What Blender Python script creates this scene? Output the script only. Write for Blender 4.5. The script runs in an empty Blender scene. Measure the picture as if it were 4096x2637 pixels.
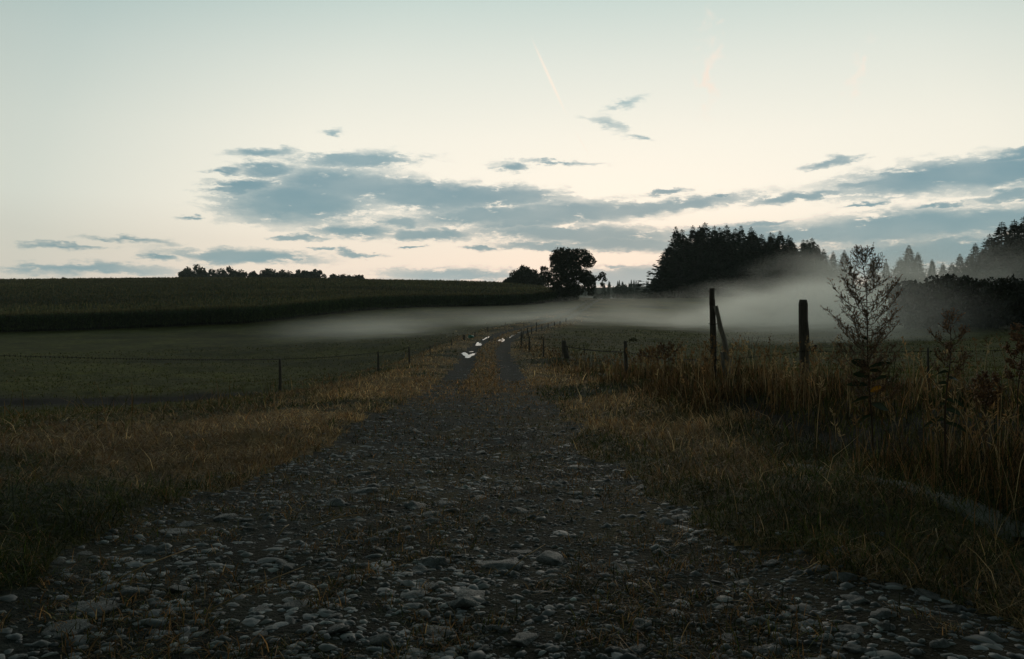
import bpy, math, random
import numpy as np
from mathutils import Vector, noise as mnoise
R = math.radians
random.seed(7)
rng = np.random.default_rng(11)
scene = bpy.context.scene
COL = scene.collection

# ------------------------------------------------------------------ camera, world, sun, exposure
F, CX, HY, EYE = 796.0, 512.0, 295.0, 1.2          # focal length in 1024-wide pixels, horizon row, eye height
cd = bpy.data.cameras.new('camera'); cam = bpy.data.objects.new('camera', cd); COL.objects.link(cam)
cam.location = (0, 0, EYE); cam.rotation_euler = (R(90), 0, 0)
cd.sensor_fit = 'HORIZONTAL'; cd.sensor_width = 36; cd.lens = F / 1024 * 36
cd.shift_y = -(659 / 2 - HY) / 1024
cd.clip_start = 0.05; cd.clip_end = 20000
scene.camera = cam
scene.view_settings.view_transform = 'Standard'
scene.view_settings.look = 'None'
scene.view_settings.exposure = 0.0
scene.view_settings.gamma = 1.0
scene.cycles.use_denoising = True
scene.cycles.volume_bounces = 1
scene.cycles.max_bounces = 5
scene.cycles.diffuse_bounces = 2
scene.cycles.transmission_bounces = 3
scene.cycles.transparent_max_bounces = 8
scene.cycles.volume_step_rate = 1.0
scene.cycles.volume_max_steps = 128


def lin(*c):
    return tuple((v / 255 / 12.92) if v / 255 <= 0.04045 else ((v / 255 + 0.055) / 1.055) ** 2.4 for v in c)


class NT:
    """small helper for building node trees"""
    def __init__(s, tree):
        s.t = tree; tree.nodes.clear()

    def n(s, kind, **kw):
        nd = s.t.nodes.new(kind)
        for k, v in kw.items():
            setattr(nd, k, v)
        return nd

    def link(s, a, b):
        s.t.links.new(a, b)

    def put(s, sock, v):
        if isinstance(v, bpy.types.NodeSocket):
            s.link(v, sock)
        else:
            sock.default_value = v

    def math(s, op, a, b=None, c=None, clamp=False):
        nd = s.n('ShaderNodeMath', operation=op, use_clamp=clamp)
        s.put(nd.inputs[0], a)
        if b is not None: s.put(nd.inputs[1], b)
        if c is not None: s.put(nd.inputs[2], c)
        return nd.outputs[0]

    def vmath(s, op, a, b=None):
        nd = s.n('ShaderNodeVectorMath', operation=op)
        s.put(nd.inputs[0], a)
        if b is not None: s.put(nd.inputs[1], b)
        return nd.outputs['Value'] if op in ('LENGTH', 'DOT_PRODUCT') else nd.outputs[0]

    def mix(s, fac, a, b, mode='MIX'):
        nd = s.n('ShaderNodeMix', data_type='RGBA', blend_type=mode)
        s.put(nd.inputs[0], fac)
        s.put(nd.inputs[6], a if isinstance(a, bpy.types.NodeSocket) else (*a[:3], 1))
        s.put(nd.inputs[7], b if isinstance(b, bpy.types.NodeSocket) else (*b[:3], 1))
        return nd.outputs[2]

    def ramp(s, fac, stops, interp='LINEAR'):
        nd = s.n('ShaderNodeValToRGB'); cr = nd.color_ramp; cr.interpolation = interp
        while len(cr.elements) < len(stops): cr.elements.new(0.5)
        for e, (p, c) in zip(cr.elements, stops):
            e.position = p
            e.color = (c, c, c, 1) if isinstance(c, (int, float)) else (*c[:3], 1)
        s.put(nd.inputs[0], fac)
        return nd.outputs[0]

    def noise(s, vec, scale, detail=4, rough=0.55, out='Fac', dist=0.0):
        nd = s.n('ShaderNodeTexNoise')
        s.put(nd.inputs['Vector'], vec)
        nd.inputs['Scale'].default_value = scale; nd.inputs['Detail'].default_value = detail
        nd.inputs['Roughness'].default_value = rough; nd.inputs['Distortion'].default_value = dist
        return nd.outputs[out]

    def smooth(s, v, a, b):
        nd = s.n('ShaderNodeMapRange', interpolation_type='SMOOTHSTEP')
        s.put(nd.inputs[0], v); nd.inputs[1].default_value = a; nd.inputs[2].default_value = b
        return nd.outputs[0]


world = bpy.data.worlds.new('World'); scene.world = world; world.use_nodes = True
w = NT(world.node_tree)
tc = w.n('ShaderNodeTexCoord').outputs['Generated']
D3 = w.vmath('NORMALIZE', tc)
sep = w.n('ShaderNodeSeparateXYZ'); w.link(D3, sep.inputs[0])
dx, dy, dz = sep.outputs
az = w.math('ARCTAN2', dx, dy)
el = w.math('ARCSINE', dz)
SUN_AZ, SUN_EL = 8.0, 1.5
eln = w.math('DIVIDE', el, math.pi / 2, clamp=True)
HB = 1.12                                           # the band near the horizon shines through the haze
hb_ = lambda *c: tuple(v * HB for v in lin(*c))
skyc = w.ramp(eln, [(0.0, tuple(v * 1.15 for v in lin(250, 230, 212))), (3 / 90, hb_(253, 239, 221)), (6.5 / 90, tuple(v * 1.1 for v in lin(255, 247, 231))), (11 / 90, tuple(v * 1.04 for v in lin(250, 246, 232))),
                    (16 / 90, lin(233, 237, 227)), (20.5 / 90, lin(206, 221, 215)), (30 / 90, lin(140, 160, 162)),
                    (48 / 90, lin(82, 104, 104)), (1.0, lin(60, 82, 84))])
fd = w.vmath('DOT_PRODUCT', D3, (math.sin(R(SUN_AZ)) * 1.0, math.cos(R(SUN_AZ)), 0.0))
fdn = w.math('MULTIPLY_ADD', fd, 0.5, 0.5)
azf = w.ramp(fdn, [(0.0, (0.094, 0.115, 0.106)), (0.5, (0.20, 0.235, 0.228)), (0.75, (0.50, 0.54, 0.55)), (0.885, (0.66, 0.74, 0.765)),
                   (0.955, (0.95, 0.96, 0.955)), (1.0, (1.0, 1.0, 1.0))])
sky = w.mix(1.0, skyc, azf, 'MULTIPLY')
# clouds: soft banks given by bearing and elevation, broken up by noise
CLOUDS = [  # px, py, half width, half height, tilt, offset (thickness)
 (300, 203, 66, 19, -.03, .1), (345, 186, 62, 17, .05, .1), (420, 196, 78, 15, .10, .1), (490, 196, 75, 11, .05, .05),
 (358, 160, 66, 8, -.03, -.1), (248, 186, 36, 8, -.15, 0), (262, 152, 32, 5, -.1, -.15), (268, 169, 32, 8, -.05, -.1),
 (222, 171, 27, 4, 0, -.3), (511, 166, 24, 6, .05, -.15), (560, 162, 48, 3, .05, -.35), (330, 132, 14, 6, -.2, -.35),
 (399, 222, 28, 6, 0, -.05), (352, 231, 44, 7, .03, 0), (298, 237, 24, 3, .08, 0), (430, 234, 48, 6, -.02, 0),
 (470, 215, 70, 10, -.1, -.05), (550, 214, 105, 11, -.04, .05), (650, 208, 90, 7, -.09, .05), (578, 234, 105, 9, .02, .05),
 (640, 244, 90, 8, .02, 0), (480, 247, 17, 3, .08, 0), (545, 246, 55, 4, .03, 0), (520, 224, 60, 7, -.05, -.1), (244, 256, 66, 7, .03, 0), (158, 257, 18, 4, 0, -.2),
 (322, 249, 12, 2, 0, -.1), (412, 246, 14, 2, -.1, -.1), (358, 253, 26, 2.5, .08, -.1),
 (458, 275, 85, 8, 0, -.12), (630, 277, 80, 11, -.03, 0), (616, 266, 14, 2.5, 0, -.15),
 (945, 176, 90, 13, -.08, .05), (1010, 172, 70, 13, -.1, .05), (870, 183, 38, 5, -.12, -.05), (1015, 155, 45, 6, -.2, -.15), (830, 163, 26, 4.5, -.12, -.1),
 (803, 197, 52, 5, -.1, -.1), (898, 228, 100, 15, -.06, .05), (980, 222, 80, 12, -.1, .05), (800, 236, 110, 9, -.06, 0), (942, 252, 130, 13, -.04, .08), (850, 262, 110, 12, 0, .05),
 (1006, 195, 32, 4.5, -.15, -.05), (668, 191, 24, 3, -.06, -.15), (762, 224, 32, 4, -.03, -.1), (728, 232, 80, 7, 0, 0), (720, 196, 14, 2, 0, -.25),
 (870, 203, 22, 2.5, -.1, -.2), (935, 205, 30, 2.5, -.1, -.2),
 (625, 105, 30, 7, -.25, -.42), (605, 124, 30, 7, .3, -.42), (640, 138, 22, 6, .2, -.45),
 (60, 245, 60, 4, .03, -.42), (130, 240, 60, 4, .03, -.45), (80, 270, 110, 7, 0, -.3), (190, 217, 20, 2, 0, -.4),
]


def angpos(px, py):
    u, v = (px - CX) / F, (HY - py) / F
    return math.atan(u), math.atan(v / math.sqrt(1 + u * u))


cmb = w.n('ShaderNodeCombineXYZ'); w.link(az, cmb.inputs[0]); w.link(el, cmb.inputs[1])
AE = cmb.outputs[0]
wob = w.noise(w.vmath('MULTIPLY', AE, (14, 50, 1)), 1.0, 3, 0.5, 'Color')
AEw = w.vmath('ADD', AE, w.vmath('MULTIPLY', w.vmath('SUBTRACT', wob, (0.5, 0.5, 0.5)), (0.036, 0.012, 0)))
wob2 = w.noise(w.vmath('MULTIPLY', AE, (46, 120, 1)), 1.0, 4, 0.6, 'Color')
AEw = w.vmath('ADD', AEw, w.vmath('MULTIPLY', w.vmath('SUBTRACT', wob2, (0.5, 0.5, 0.5)), (0.046, 0.017, 0)))
low = None
for (px, py, rx, ry, tilt, off) in CLOUDS:
    a, e = angpos(px, py)
    m = w.n('ShaderNodeMapping', vector_type='TEXTURE')
    w.link(AEw, m.inputs[0])
    m.inputs['Location'].default_value = (a, e, 0)
    m.inputs['Rotation'].default_value = (0, 0, -tilt)
    m.inputs['Scale'].default_value = (rx / F * 1.15, ry / F * 1.15, 1)
    ln = w.math('SUBTRACT', w.vmath('LENGTH', m.outputs[0]), off)
    if low is None:
        low = ln
    else:
        nd = w.n('ShaderNodeMath', operation='SMOOTH_MIN'); nd.inputs[2].default_value = 0.12
        w.link(low, nd.inputs[0]); w.link(ln, nd.inputs[1]); low = nd.outputs[0]
n1 = w.noise(w.vmath('MULTIPLY', AE, (20, 75, 1)), 1.0, 7, 0.66)
n5 = w.noise(w.vmath('ADD', w.vmath('MULTIPLY', AEw, (64, 210, 1)), (3.1, 7.7, 0)), 1.0, 5, 0.6)
n2 = w.noise(w.vmath('MULTIPLY', AE, (9, 26, 3)), 1.0, 3, 0.5)
n3 = w.noise(w.vmath('MULTIPLY', AE, (60, 34, 5)), 1.0, 6, 0.62, 'Fac', 0.6)
cl = w.math('SUBTRACT', w.math('ADD', w.math('MULTIPLY', w.math('SUBTRACT', n1, 0.5), 3.4), w.math('MULTIPLY_ADD', w.math('SUBTRACT', n5, 0.5), 1.6, 1.24)), low)
cl = w.smooth(cl, -0.15, 0.52)
cl = w.math('MULTIPLY', cl, w.smooth(low, 1.5, 0.35))
cloudc = w.ramp(eln, [(0.0, lin(168, 194, 198)), (3 / 90, lin(136, 170, 178)), (8 / 90, lin(120, 157, 170)), (14 / 90, lin(172, 196, 198))])
cloudc = w.mix(w.math('MULTIPLY', w.smooth(n2, 0.35, 0.75), 0.35), cloudc, lin(190, 202, 200))
cloudc = w.mix(1.0, cloudc, w.mix(0.6, (1, 1, 1), azf), 'MULTIPLY')
sky = w.mix(w.math('MULTIPLY', cl, 0.97), sky, cloudc)
# thin warm cirrus streaks and a short contrail
def streak(px0, py0, px1, py1, wd, col, amt, rough):
    global sky
    a0, e0 = angpos(px0, py0); a1, e1 = angpos(px1, py1)
    L = math.hypot(a1 - a0, e1 - e0)
    m = w.n('ShaderNodeMapping', vector_type='TEXTURE')
    w.link(AE if rough == 0 else AEw, m.inputs[0])
    m.inputs['Location'].default_value = ((a0 + a1) / 2, (e0 + e1) / 2, 0)
    m.inputs['Rotation'].default_value = (0, 0, math.atan2(e1 - e0, a1 - a0))
    m.inputs['Scale'].default_value = (L / 2, wd / F, 1)
    q = w.math('SUBTRACT', 1.0, w.vmath('LENGTH', m.outputs[0]), clamp=True)
    q = w.smooth(q, 0, 0.8)
    if rough:
        q = w.math('MULTIPLY', q, w.smooth(n3, 0.40, 0.66))
    sky = w.mix(w.math('MULTIPLY', q, amt), sky, col)
streak(528, 30, 571, 124, 2.2, tuple(v * 1.06 for v in lin(255, 238, 220)), .6, 0)
streak(572, 125, 592, 160, 0.7, lin(255, 240, 224), 0.6, 0)
streak(708, -20, 708, 130, 15, lin(255, 236, 220), 0.5, 1)
streak(712, 50, 706, 125, 9, lin(255, 232, 214), 0.45, 1)
streak(875, 25, 835, 130, 9, lin(255, 238, 222), 0.5, 1)
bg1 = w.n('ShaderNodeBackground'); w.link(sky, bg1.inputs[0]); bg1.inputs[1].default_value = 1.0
nish = w.n('ShaderNodeTexSky', sky_type='NISHITA', sun_disc=False)
nish.sun_elevation = R(SUN_EL); nish.sun_rotation = R(SUN_AZ); nish.air_density = 1.0; nish.dust_density = 1.5
bg2 = w.n('ShaderNodeBackground'); w.link(nish.outputs[0], bg2.inputs[0]); bg2.inputs[1].default_value = 0.005
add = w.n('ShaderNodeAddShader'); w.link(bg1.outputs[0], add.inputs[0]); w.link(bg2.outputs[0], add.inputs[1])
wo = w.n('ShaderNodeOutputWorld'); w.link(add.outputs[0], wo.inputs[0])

sd = bpy.data.lights.new('sun', 'SUN'); sun = bpy.data.objects.new('sun', sd); COL.objects.link(sun)
sd.energy = 0.24; sd.angle = R(14); sd.color = (1.0, 0.86, 0.70)
sun.rotation_euler = Vector((math.sin(R(SUN_AZ)), math.cos(R(SUN_AZ)), math.tan(R(8)))).to_track_quat('Z', 'Y').to_euler()


# ------------------------------------------------------------------ numpy helpers
def hash2(ix, iy, seed):
    h = (ix.astype(np.int64) * 374761393 + iy.astype(np.int64) * 668265263 + seed * 974634777) & 0x7fffffff
    h = ((h ^ (h >> 13)) * 1274126177) & 0x7fffffff
    h = h ^ (h >> 16)
    return (h & 0xffff) / 65535.0


def vnoise(x, y, seed=0):
    ix, iy = np.floor(x), np.floor(y)
    fx, fy = x - ix, y - iy
    fx = fx * fx * (3 - 2 * fx); fy = fy * fy * (3 - 2 * fy)
    a = hash2(ix, iy, seed); b = hash2(ix + 1, iy, seed); c = hash2(ix, iy + 1, seed); d = hash2(ix + 1, iy + 1, seed)
    return (a + (b - a) * fx) * (1 - fy) + (c + (d - c) * fx) * fy


def fbm(x, y, f=1.0, o=3, seed=0):
    x = np.asarray(x, float); y = np.asarray(y, float)
    s = 0; a = 1; t = 0
    for k in range(o):
        s = s + a * vnoise(x * f + 17.3 * k, y * f - 9.1 * k, seed + k); t += a; a *= 0.5; f *= 2.03
    return s / t * 2 - 1


def sst(v, a, b):
    t = np.clip((v - a) / (b - a), 0, 1); return t * t * (3 - 2 * t)


def pchip(xs, ys):
    xs = np.array(xs, float); ys = np.array(ys, float)
    h = np.diff(xs); d = np.diff(ys) / h
    m = np.zeros_like(ys); m[0] = d[0]; m[-1] = d[-1]
    for i in range(1, len(xs) - 1):
        m[i] = (d[i - 1] * h[i] + d[i] * h[i - 1]) / (h[i] + h[i - 1])
    def f(q):
        q = np.clip(np.asarray(q, float), xs[0], xs[-1])
        i = np.clip(np.searchsorted(xs, q) - 1, 0, len(xs) - 2)
        t = (q - xs[i]) / h[i]
        return ((1 + 2 * t) * (1 - t) ** 2 * ys[i] + t * (1 - t) ** 2 * h[i] * m[i] + t * t * (3 - 2 * t) * ys[i + 1] + t * t * (t - 1) * h[i] * m[i + 1])
    return f


# ------------------------------------------------------------------ terrain
XC = pchip([-40, 0, 3.8, 6.6, 10.4, 14, 22, 34, 44, 54, 62, 72, 85, 105, 135, 175, 230, 400],
           [0.3, -.15, -.37, -.5, -.64, -.70, -.85, -1.1, -1.4, -1.25, -.80, .35, 3.2, 6.9, 11.6, 18.2, 27, 50])
ZR = pchip([-40, -10, 0, 3.8, 6.6, 10.4, 14, 21.6, 34, 44, 60, 76, 90, 105, 130, 150, 175, 195, 230, 300, 500],
           [.6, .35, .2, .03, -.26, -.54, -.78, -1.22, -1.72, -1.92, -2.1, -2.1, -1.95, -1.7, -1.15, -.55, .15, .30, -.3, -2.5, -6])
CTRL = [(-2.9, 3, 0.02), (-4, 8.3, -.36), (-8, 5, -.3), (-8, 12, -.75), (-8, 18, -1.4), (-8, 27, -2.1), (-7.6, 45, -2.95), (-7, 60, -2.9),
        (-14, 10, -1.0), (-18, 27, -2.4), (-30, 45, -3.2), (-20, 70, -3.3), (-40, 80, -3.5), (-66, 103, -3.6), (-36, 107, -2.8), (-25, 130, -1.45), (-45, 135, -1.7), (-31, 150, -.7), (-11, 160, -1.05),
        (4, 172, -.75), (-15, 110, -2.5), (-5, 90, -2.6), (0, 130, -1.65), (-95, 85, -3.6), (-40, 20, -2.2), (-80, 40, -3.4),
        (-120, 160, -.6), (-70, 190, .9), (-30, 200, 1.4), (-167, 260, 3.9), (-83, 265, 4.5), (-36, 258, 3.5), (0.6, 250, 2.5), (7.8, 205, .6),
        (-260, 260, 3.5), (-200, 400, 2.5), (-80, 400, 2.5), (0, 400, 1.0), (-300, 150, -1), (-400, 500, 2), (-200, 60, -3.6), (-100, -60, -2),
        (3.2, 3, .10), (3.2, 5.7, .07), (3.5, 13.7, -.18), (3.6, 9, .02), (3.2, 24, -1.15), (2.6, 32, -1.6), (2.0, 48, -2.0), (5, 13, -.2), (10, 14, -.3), (8, 5, .15), (12, 24, -1.1),
        (20, 40, -1.65), (10, 40, -1.9), (12, 60, -2.2), (27, 60, -2.0), (42, 62, -1.05), (55, 70, -.5), (25, 85, -2.25), (14, 90, -2.1), (27, 110, -2.0), (60, 110, -.2), (42, 130, -1.3),
        (30, 160, -.5), (30, 190, .35), (45, 195, .45), (60, 230, .8), (90, 230, 1.2), (100, 150, 1.5), (50, 300, -1.5), (70, 420, -5), (200, 120, 3), (200, 300, 3), (400, 400, 5), (300, 0, 3),
        (30, 20, -.6), (40, 40, -.9), (0, -30, .6), (30, -30, .5), (-30, -30, -.2), (100, -60, 1), (0, -300, 1), (0, 700, -6), (300, 800, -2), (-400, 900, -3), (500, -300, 2), (-500, -300, -2)]
for yy in (-10, 3.8, 10.4, 21.6, 34, 44, 60, 76, 90, 105, 130, 150, 175, 195, 230, 300):
    CTRL.append((float(XC(yy)), yy, float(ZR(yy))))
CP = np.array(CTRL)


def _tps_setup():
    def k(r2): return 0.5 * r2 * np.log(r2 + 1e-9)
    P = CP[:, :2] / 50; n = len(P)
    d2 = ((P[:, None] - P[None]) ** 2).sum(-1)
    A = np.zeros((n + 3, n + 3)); A[:n, :n] = k(d2) + np.eye(n) * 2e-4
    A[:n, n] = 1; A[:n, n + 1:] = P; A[n, :n] = 1; A[n + 1:, :n] = P.T
    sol = np.linalg.solve(A, np.concatenate([CP[:, 2], [0, 0, 0]]))
    def f(x, y):
        q = np.stack([np.ravel(x), np.ravel(y)], 1) / 50
        out = np.empty(len(q))
        for i in range(0, len(q), 40000):
            b = q[i:i + 40000]
            dd = ((b[:, None] - P[None]) ** 2).sum(-1)
            out[i:i + 40000] = k(dd) @ sol[:n] + sol[n] + b @ sol[n + 1:]
        return out.reshape(np.shape(x))
    return f


TPS = _tps_setup()


def H(x, y, micro=True):
    x = np.asarray(x, float); y = np.asarray(y, float)
    dl = x - XC(y); ad = np.abs(dl)
    zr = ZR(y)
    rr = np.hypot(x, y)
    xx = np.where(rr > 900, x * 900 / np.maximum(rr, 1), x); yy = np.where(rr > 900, y * 900 / np.maximum(rr, 1), y)
    zb = TPS(xx, yy)
    onr = sst(y, -40, -30) * (1 - sst(y, 215, 260))
    wgt = np.where(dl < 0, sst(ad, 1.7, 6.0), sst(ad, 1.8, 4.2))
    wgt = 1 - (1 - wgt) * onr
    z = zr * (1 - wgt) + zb * wgt
    # wheel ruts further on, crown near the camera
    rut = np.exp(-((ad - 0.9) / 0.33) ** 2) * sst(y, 13, 24) * onr
    z = z - 0.07 * rut
    z = z + 0.05 * sst(ad, 1.25, 1.8) * (1 - sst(ad, 2.2, 4)) * onr
    # grass mound with its drop on the right
    z = z + 0.10 * np.exp(-((x - 1.75) / 0.45) ** 2) * sst(y, 3.0, 4.3) * (1 - sst(y, 7, 9))
    # shallow dark cutting at the left
    z = z - 0.12 * np.exp(-((y - 27 + 0.15 * (x + 14)) / 1.6) ** 2) * sst(-x, 8.5, 11)
    if micro:
        off = sst(ad, 1.3, 2.2)
        near = 1 - sst(rr, 100, 190)
        z = z + (0.06 * fbm(x, y, .9, 3, 3) * off + .07 * off * fbm(x, y, .45, 2, 13) + 0.02 * fbm(x, y, 3.1, 3, 5) + 0.10 * off * fbm(x, y, .23, 2, 8)) * near
    return z


def at(px, py, D):
    return ((px - CX) / F * D, D, EYE + (HY - py) / F * D)


_DS = np.exp(np.linspace(math.log(1.6), math.log(420), 5000))


def ground_at(px, py):
    x = (px - CX) / F * _DS
    d = EYE + (HY - py) / F * _DS - H(x, _DS)
    i = np.argmax(d < 0) if (d < 0).any() else len(d) - 1
    return float(x[i]), float(_DS[i]), float(H(x[i:i + 1], _DS[i:i + 1])[0])


def h1(x, y):
    return float(H(np.array([x]), np.array([y]))[0])


# ------------------------------------------------------------------ mesh and tagging helpers
def mesh_np(name, V, faces, mat=None, col=None, smooth=False):
    me = bpy.data.meshes.new(name)
    V = np.ascontiguousarray(V, dtype=np.float32)
    faces = [np.asarray(f, dtype=np.int32) for f in faces if len(f)]
    loops = np.concatenate([f.ravel() for f in faces])
    starts = []; o = 0
    for f in faces:
        k = f.shape[1]; starts.append(o + np.arange(len(f), dtype=np.int32) * k); o += f.size
    starts = np.concatenate(starts).astype(np.int32)
    me.vertices.add(len(V)); me.vertices.foreach_set('co', V.ravel())
    me.loops.add(len(loops)); me.loops.foreach_set('vertex_index', loops)
    me.polygons.add(len(starts)); me.polygons.foreach_set('loop_start', starts)
    me.update(calc_edges=True)
    if smooth:
        me.polygons.foreach_set('use_smooth', np.ones(len(starts), dtype=bool))
    if col is not None:
        at_ = me.attributes.new('col', 'FLOAT_COLOR', 'POINT')
        c = np.ones((len(V), 4), dtype=np.float32); c[:, :3] = col
        at_.data.foreach_set('color', c.ravel())
    if mat: me.materials.append(mat)
    return me


def obj(name, me, parent=None, loc=None):
    o = bpy.data.objects.new(name, me); COL.objects.link(o)
    if parent: o.parent = parent
    if loc: o.location = loc
    return o


def tag(o, label=None, cat=None, group=None, kind=None):
    if label: o['label'] = label
    if cat: o['category'] = cat
    if group: o['group'] = group
    if kind: o['kind'] = kind
    return o


def empty(name, loc, rz=0):
    o = bpy.data.objects.new(name, None); COL.objects.link(o); o.location = loc; o.rotation_euler = (0, 0, rz)
    o.empty_display_size = 0.2
    return o


def copy_tree(o, parent=None):
    c = o.copy(); COL.objects.link(c)
    if parent: c.parent = parent
    for ch in list(o.children): copy_tree(ch, c)
    return c


class MB:
    """collects tubes, boxes, blades into one mesh"""
    def __init__(s): s.V = []; s.Q = []; s.T = []; s.C = []; s.n = 0

    def add(s, V, quads=None, tris=None, col=None):
        V = np.asarray(V, float)
        if quads is not None and len(quads): s.Q.append(np.asarray(quads) + s.n)
        if tris is not None and len(tris): s.T.append(np.asarray(tris) + s.n)
        s.V.append(V); s.C.append(np.tile(np.array(col if col is not None else (1, 1, 1), float), (len(V), 1)) if np.ndim(col) < 2 else col)
        s.n += len(V)

    def tube(s, pts, rad, k=8, col=None, cap=True, flat=1.0, jit=0.0, rot0=0.0):
        pts = np.asarray(pts, float); n = len(pts); rad = np.broadcast_to(np.asarray(rad, float), (n,))
        t = np.gradient(pts, axis=0); t /= np.linalg.norm(t, axis=1)[:, None] + 1e-12
        ref = np.array([0.3, 0.9, 0.1]) if abs(t[:, 2]).mean() > 0.6 else np.array([0, 0, 1.0])
        a = np.cross(t, ref); a /= np.linalg.norm(a, axis=1)[:, None] + 1e-12
        b = np.cross(t, a)
        th = np.arange(k) / k * 2 * math.pi + rot0
        rr = rad[:, None] * (1 + jit * (rng.random((n, k)) - .5))
        V = pts[:, None] + a[:, None] * (np.cos(th) * rr)[..., None] + b[:, None] * (np.sin(th) * rr * flat)[..., None]
        V = V.reshape(-1, 3)
        q = []
        for i in range(n - 1):
            for j in range(k):
                q.append((i * k + j, i * k + (j + 1) % k, (i + 1) * k + (j + 1) % k, (i + 1) * k + j))
        tr = []
        if cap:
            V = np.vstack([V, pts[0], pts[-1]])
            for j in range(k):
                tr.append((n * k, (j + 1) % k, j)); tr.append((n * k + 1, (n - 1) * k + j, (n - 1) * k + (j + 1) % k))
        s.add(V, q, tr, col)

    def build(s, name, mat, parent=None, loc=None, smooth=False):
        fs = []
        if s.Q: fs.append(np.concatenate(s.Q))
        if s.T: fs.append(np.concatenate(s.T))
        return obj(name, mesh_np(name, np.concatenate(s.V), fs, mat, np.concatenate(s.C), smooth), parent, loc)


# ------------------------------------------------------------------ materials
def mat_new(name):
    m = bpy.data.materials.new(name); m.use_nodes = True
    return m, NT(m.node_tree)


def mat_leaf(name, trans=0.35, rough=0.6, spec=0.25, vary=0.5):
    m, t = mat_new(name)
    a = t.n('ShaderNodeAttribute', attribute_name='col').outputs['Color']
    p = t.n('ShaderNodeNewGeometry').outputs['Position']
    nz = t.noise(p, 3.0, 2)
    c = t.mix(1.0, a, t.ramp(nz, [(0.25, 1 - vary), (0.75, 1 + vary)]), 'MULTIPLY')
    b = t.n('ShaderNodeBsdfPrincipled'); t.link(c, b.inputs['Base Color']); b.inputs['Roughness'].default_value = rough
    b.inputs['Specular IOR Level'].default_value = spec
    tr = t.n('ShaderNodeBsdfTranslucent'); t.link(c, tr.inputs[0])
    mx = t.n('ShaderNodeMixShader'); mx.inputs[0].default_value = trans
    t.link(b.outputs[0], mx.inputs[1]); t.link(tr.outputs[0], mx.inputs[2])
    o = t.n('ShaderNodeOutputMaterial'); t.link(mx.outputs[0], o.inputs[0])
    return m


def mat_surf(name, c1, c2, scale=8, rough=0.8, spec=0.3, bump=0.3, bscale=30, stretch=(1, 1, 1), coord='Object', attr=False, dist=0.02, detail=6):
    m, t = mat_new(name)
    if coord == 'Object':
        p = t.n('ShaderNodeTexCoord').outputs['Object']
    else:
        p = t.n('ShaderNodeNewGeometry').outputs['Position']
    p = t.vmath('MULTIPLY', p, stretch)
    nz = t.noise(p, scale, detail, 0.6)
    c = t.ramp(nz, [(0.3, c1), (0.7, c2)])
    if attr:
        a = t.n('ShaderNodeAttribute', attribute_name='col').outputs['Color']
        c = t.mix(1.0, a, c, 'MULTIPLY')
    b = t.n('ShaderNodeBsdfPrincipled'); t.link(c, b.inputs['Base Color']); b.inputs['Roughness'].default_value = rough
    b.inputs['Specular IOR Level'].default_value = spec
    bp = t.n('ShaderNodeBump'); bp.inputs['Strength'].default_value = bump; bp.inputs['Distance'].default_value = dist
    t.link(t.noise(p, bscale, 5, 0.6), bp.inputs['Height']); t.link(bp.outputs[0], b.inputs['Normal'])
    o = t.n('ShaderNodeOutputMaterial'); t.link(b.outputs[0], o.inputs[0])
    return m


M_ground = mat_surf('meadow_ground', (.55, .55, .55), (1.35, 1.35, 1.35), 2.3, .9, .1, .8, 9, coord='World', attr=True, dist=.06)
M_track = mat_surf('gravel_earth', (.4, .4, .4), (1.6, 1.6, 1.6), 14, .9, .12, 1.0, 45, coord='World', attr=True, dist=.03, detail=8)
M_grass = mat_leaf('grass_blades', .35, .6, .2, .45)
M_stone = mat_surf('grey_limestone', (.075, .080, .078), (.31, .315, .30), 5, .6, .35, 1.0, 18, dist=.03, detail=9)
M_gravel = mat_surf('gravel', (.10, .105, .105), (.30, .30, .29), 11, .6, .35, .4, 60, coord='World', attr=True, dist=.008)
M_wood = mat_surf('weathered_post_wood', (.05, .042, .034), (.15, .13, .11), 9, .85, .2, .9, 22, stretch=(6, 6, .5), dist=.012)
M_palewood = mat_surf('barkless_pale_wood', (.12, .10, .085), (.36, .32, .28), 9, .8, .25, .8, 22, stretch=(5, 5, .6), dist=.01)
M_bark = mat_surf('dark_bark', (.02, .017, .013), (.06, .05, .04), 4, .9, .1, .8, 12, stretch=(3, 3, .6))
M_wire = mat_surf('rusty_wire', (.012, .010, .009), (.04, .028, .022), 60, .8, .15, .1, 100)
M_rubber = mat_surf('black_plastic', (.012, .012, .012), (.03, .03, .03), 40, .5, .4, .1, 80)
M_cork = mat_surf('brown_handle', (.05, .03, .02), (.12, .075, .05), 30, .7, .3, .3, 60)
M_tarp = mat_surf('green_tarp', (.01, .13, .085), (.03, .28, .19), 6, .4, .5, .6, 5, dist=.06)
M_leaf = mat_leaf('tree_leaves', .22, .6, .2, .35)
M_needle = mat_leaf('conifer_needles', .12, .65, .15, .35)
M_maize = mat_leaf('maize_leaves', .48, .55, .25, .35)
M_herb = mat_leaf('weed_leaves', .3, .5, .3, .3)
M_slab = mat_surf('pale_concrete', (.16, .145, .12), (.30, .28, .24), 9, .85, .2, .5, 40, coord='World')
mw, t = mat_new('puddle_water')
b = t.n('ShaderNodeBsdfPrincipled'); b.inputs['Base Color'].default_value = (.018, .016, .012, 1); b.inputs['Roughness'].default_value = .03
b.inputs['Specular IOR Level'].default_value = .9; b.inputs['IOR'].default_value = 1.5
bp = t.n('ShaderNodeBump'); bp.inputs['Strength'].default_value = .04; bp.inputs['Distance'].default_value = .02
t.link(t.noise(t.n('ShaderNodeNewGeometry').outputs['Position'], 7, 2), bp.inputs['Height']); t.link(bp.outputs[0], b.inputs['Normal'])
t.link(b.outputs[0], t.n('ShaderNodeOutputMaterial').inputs[0])
M_water = mw


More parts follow.
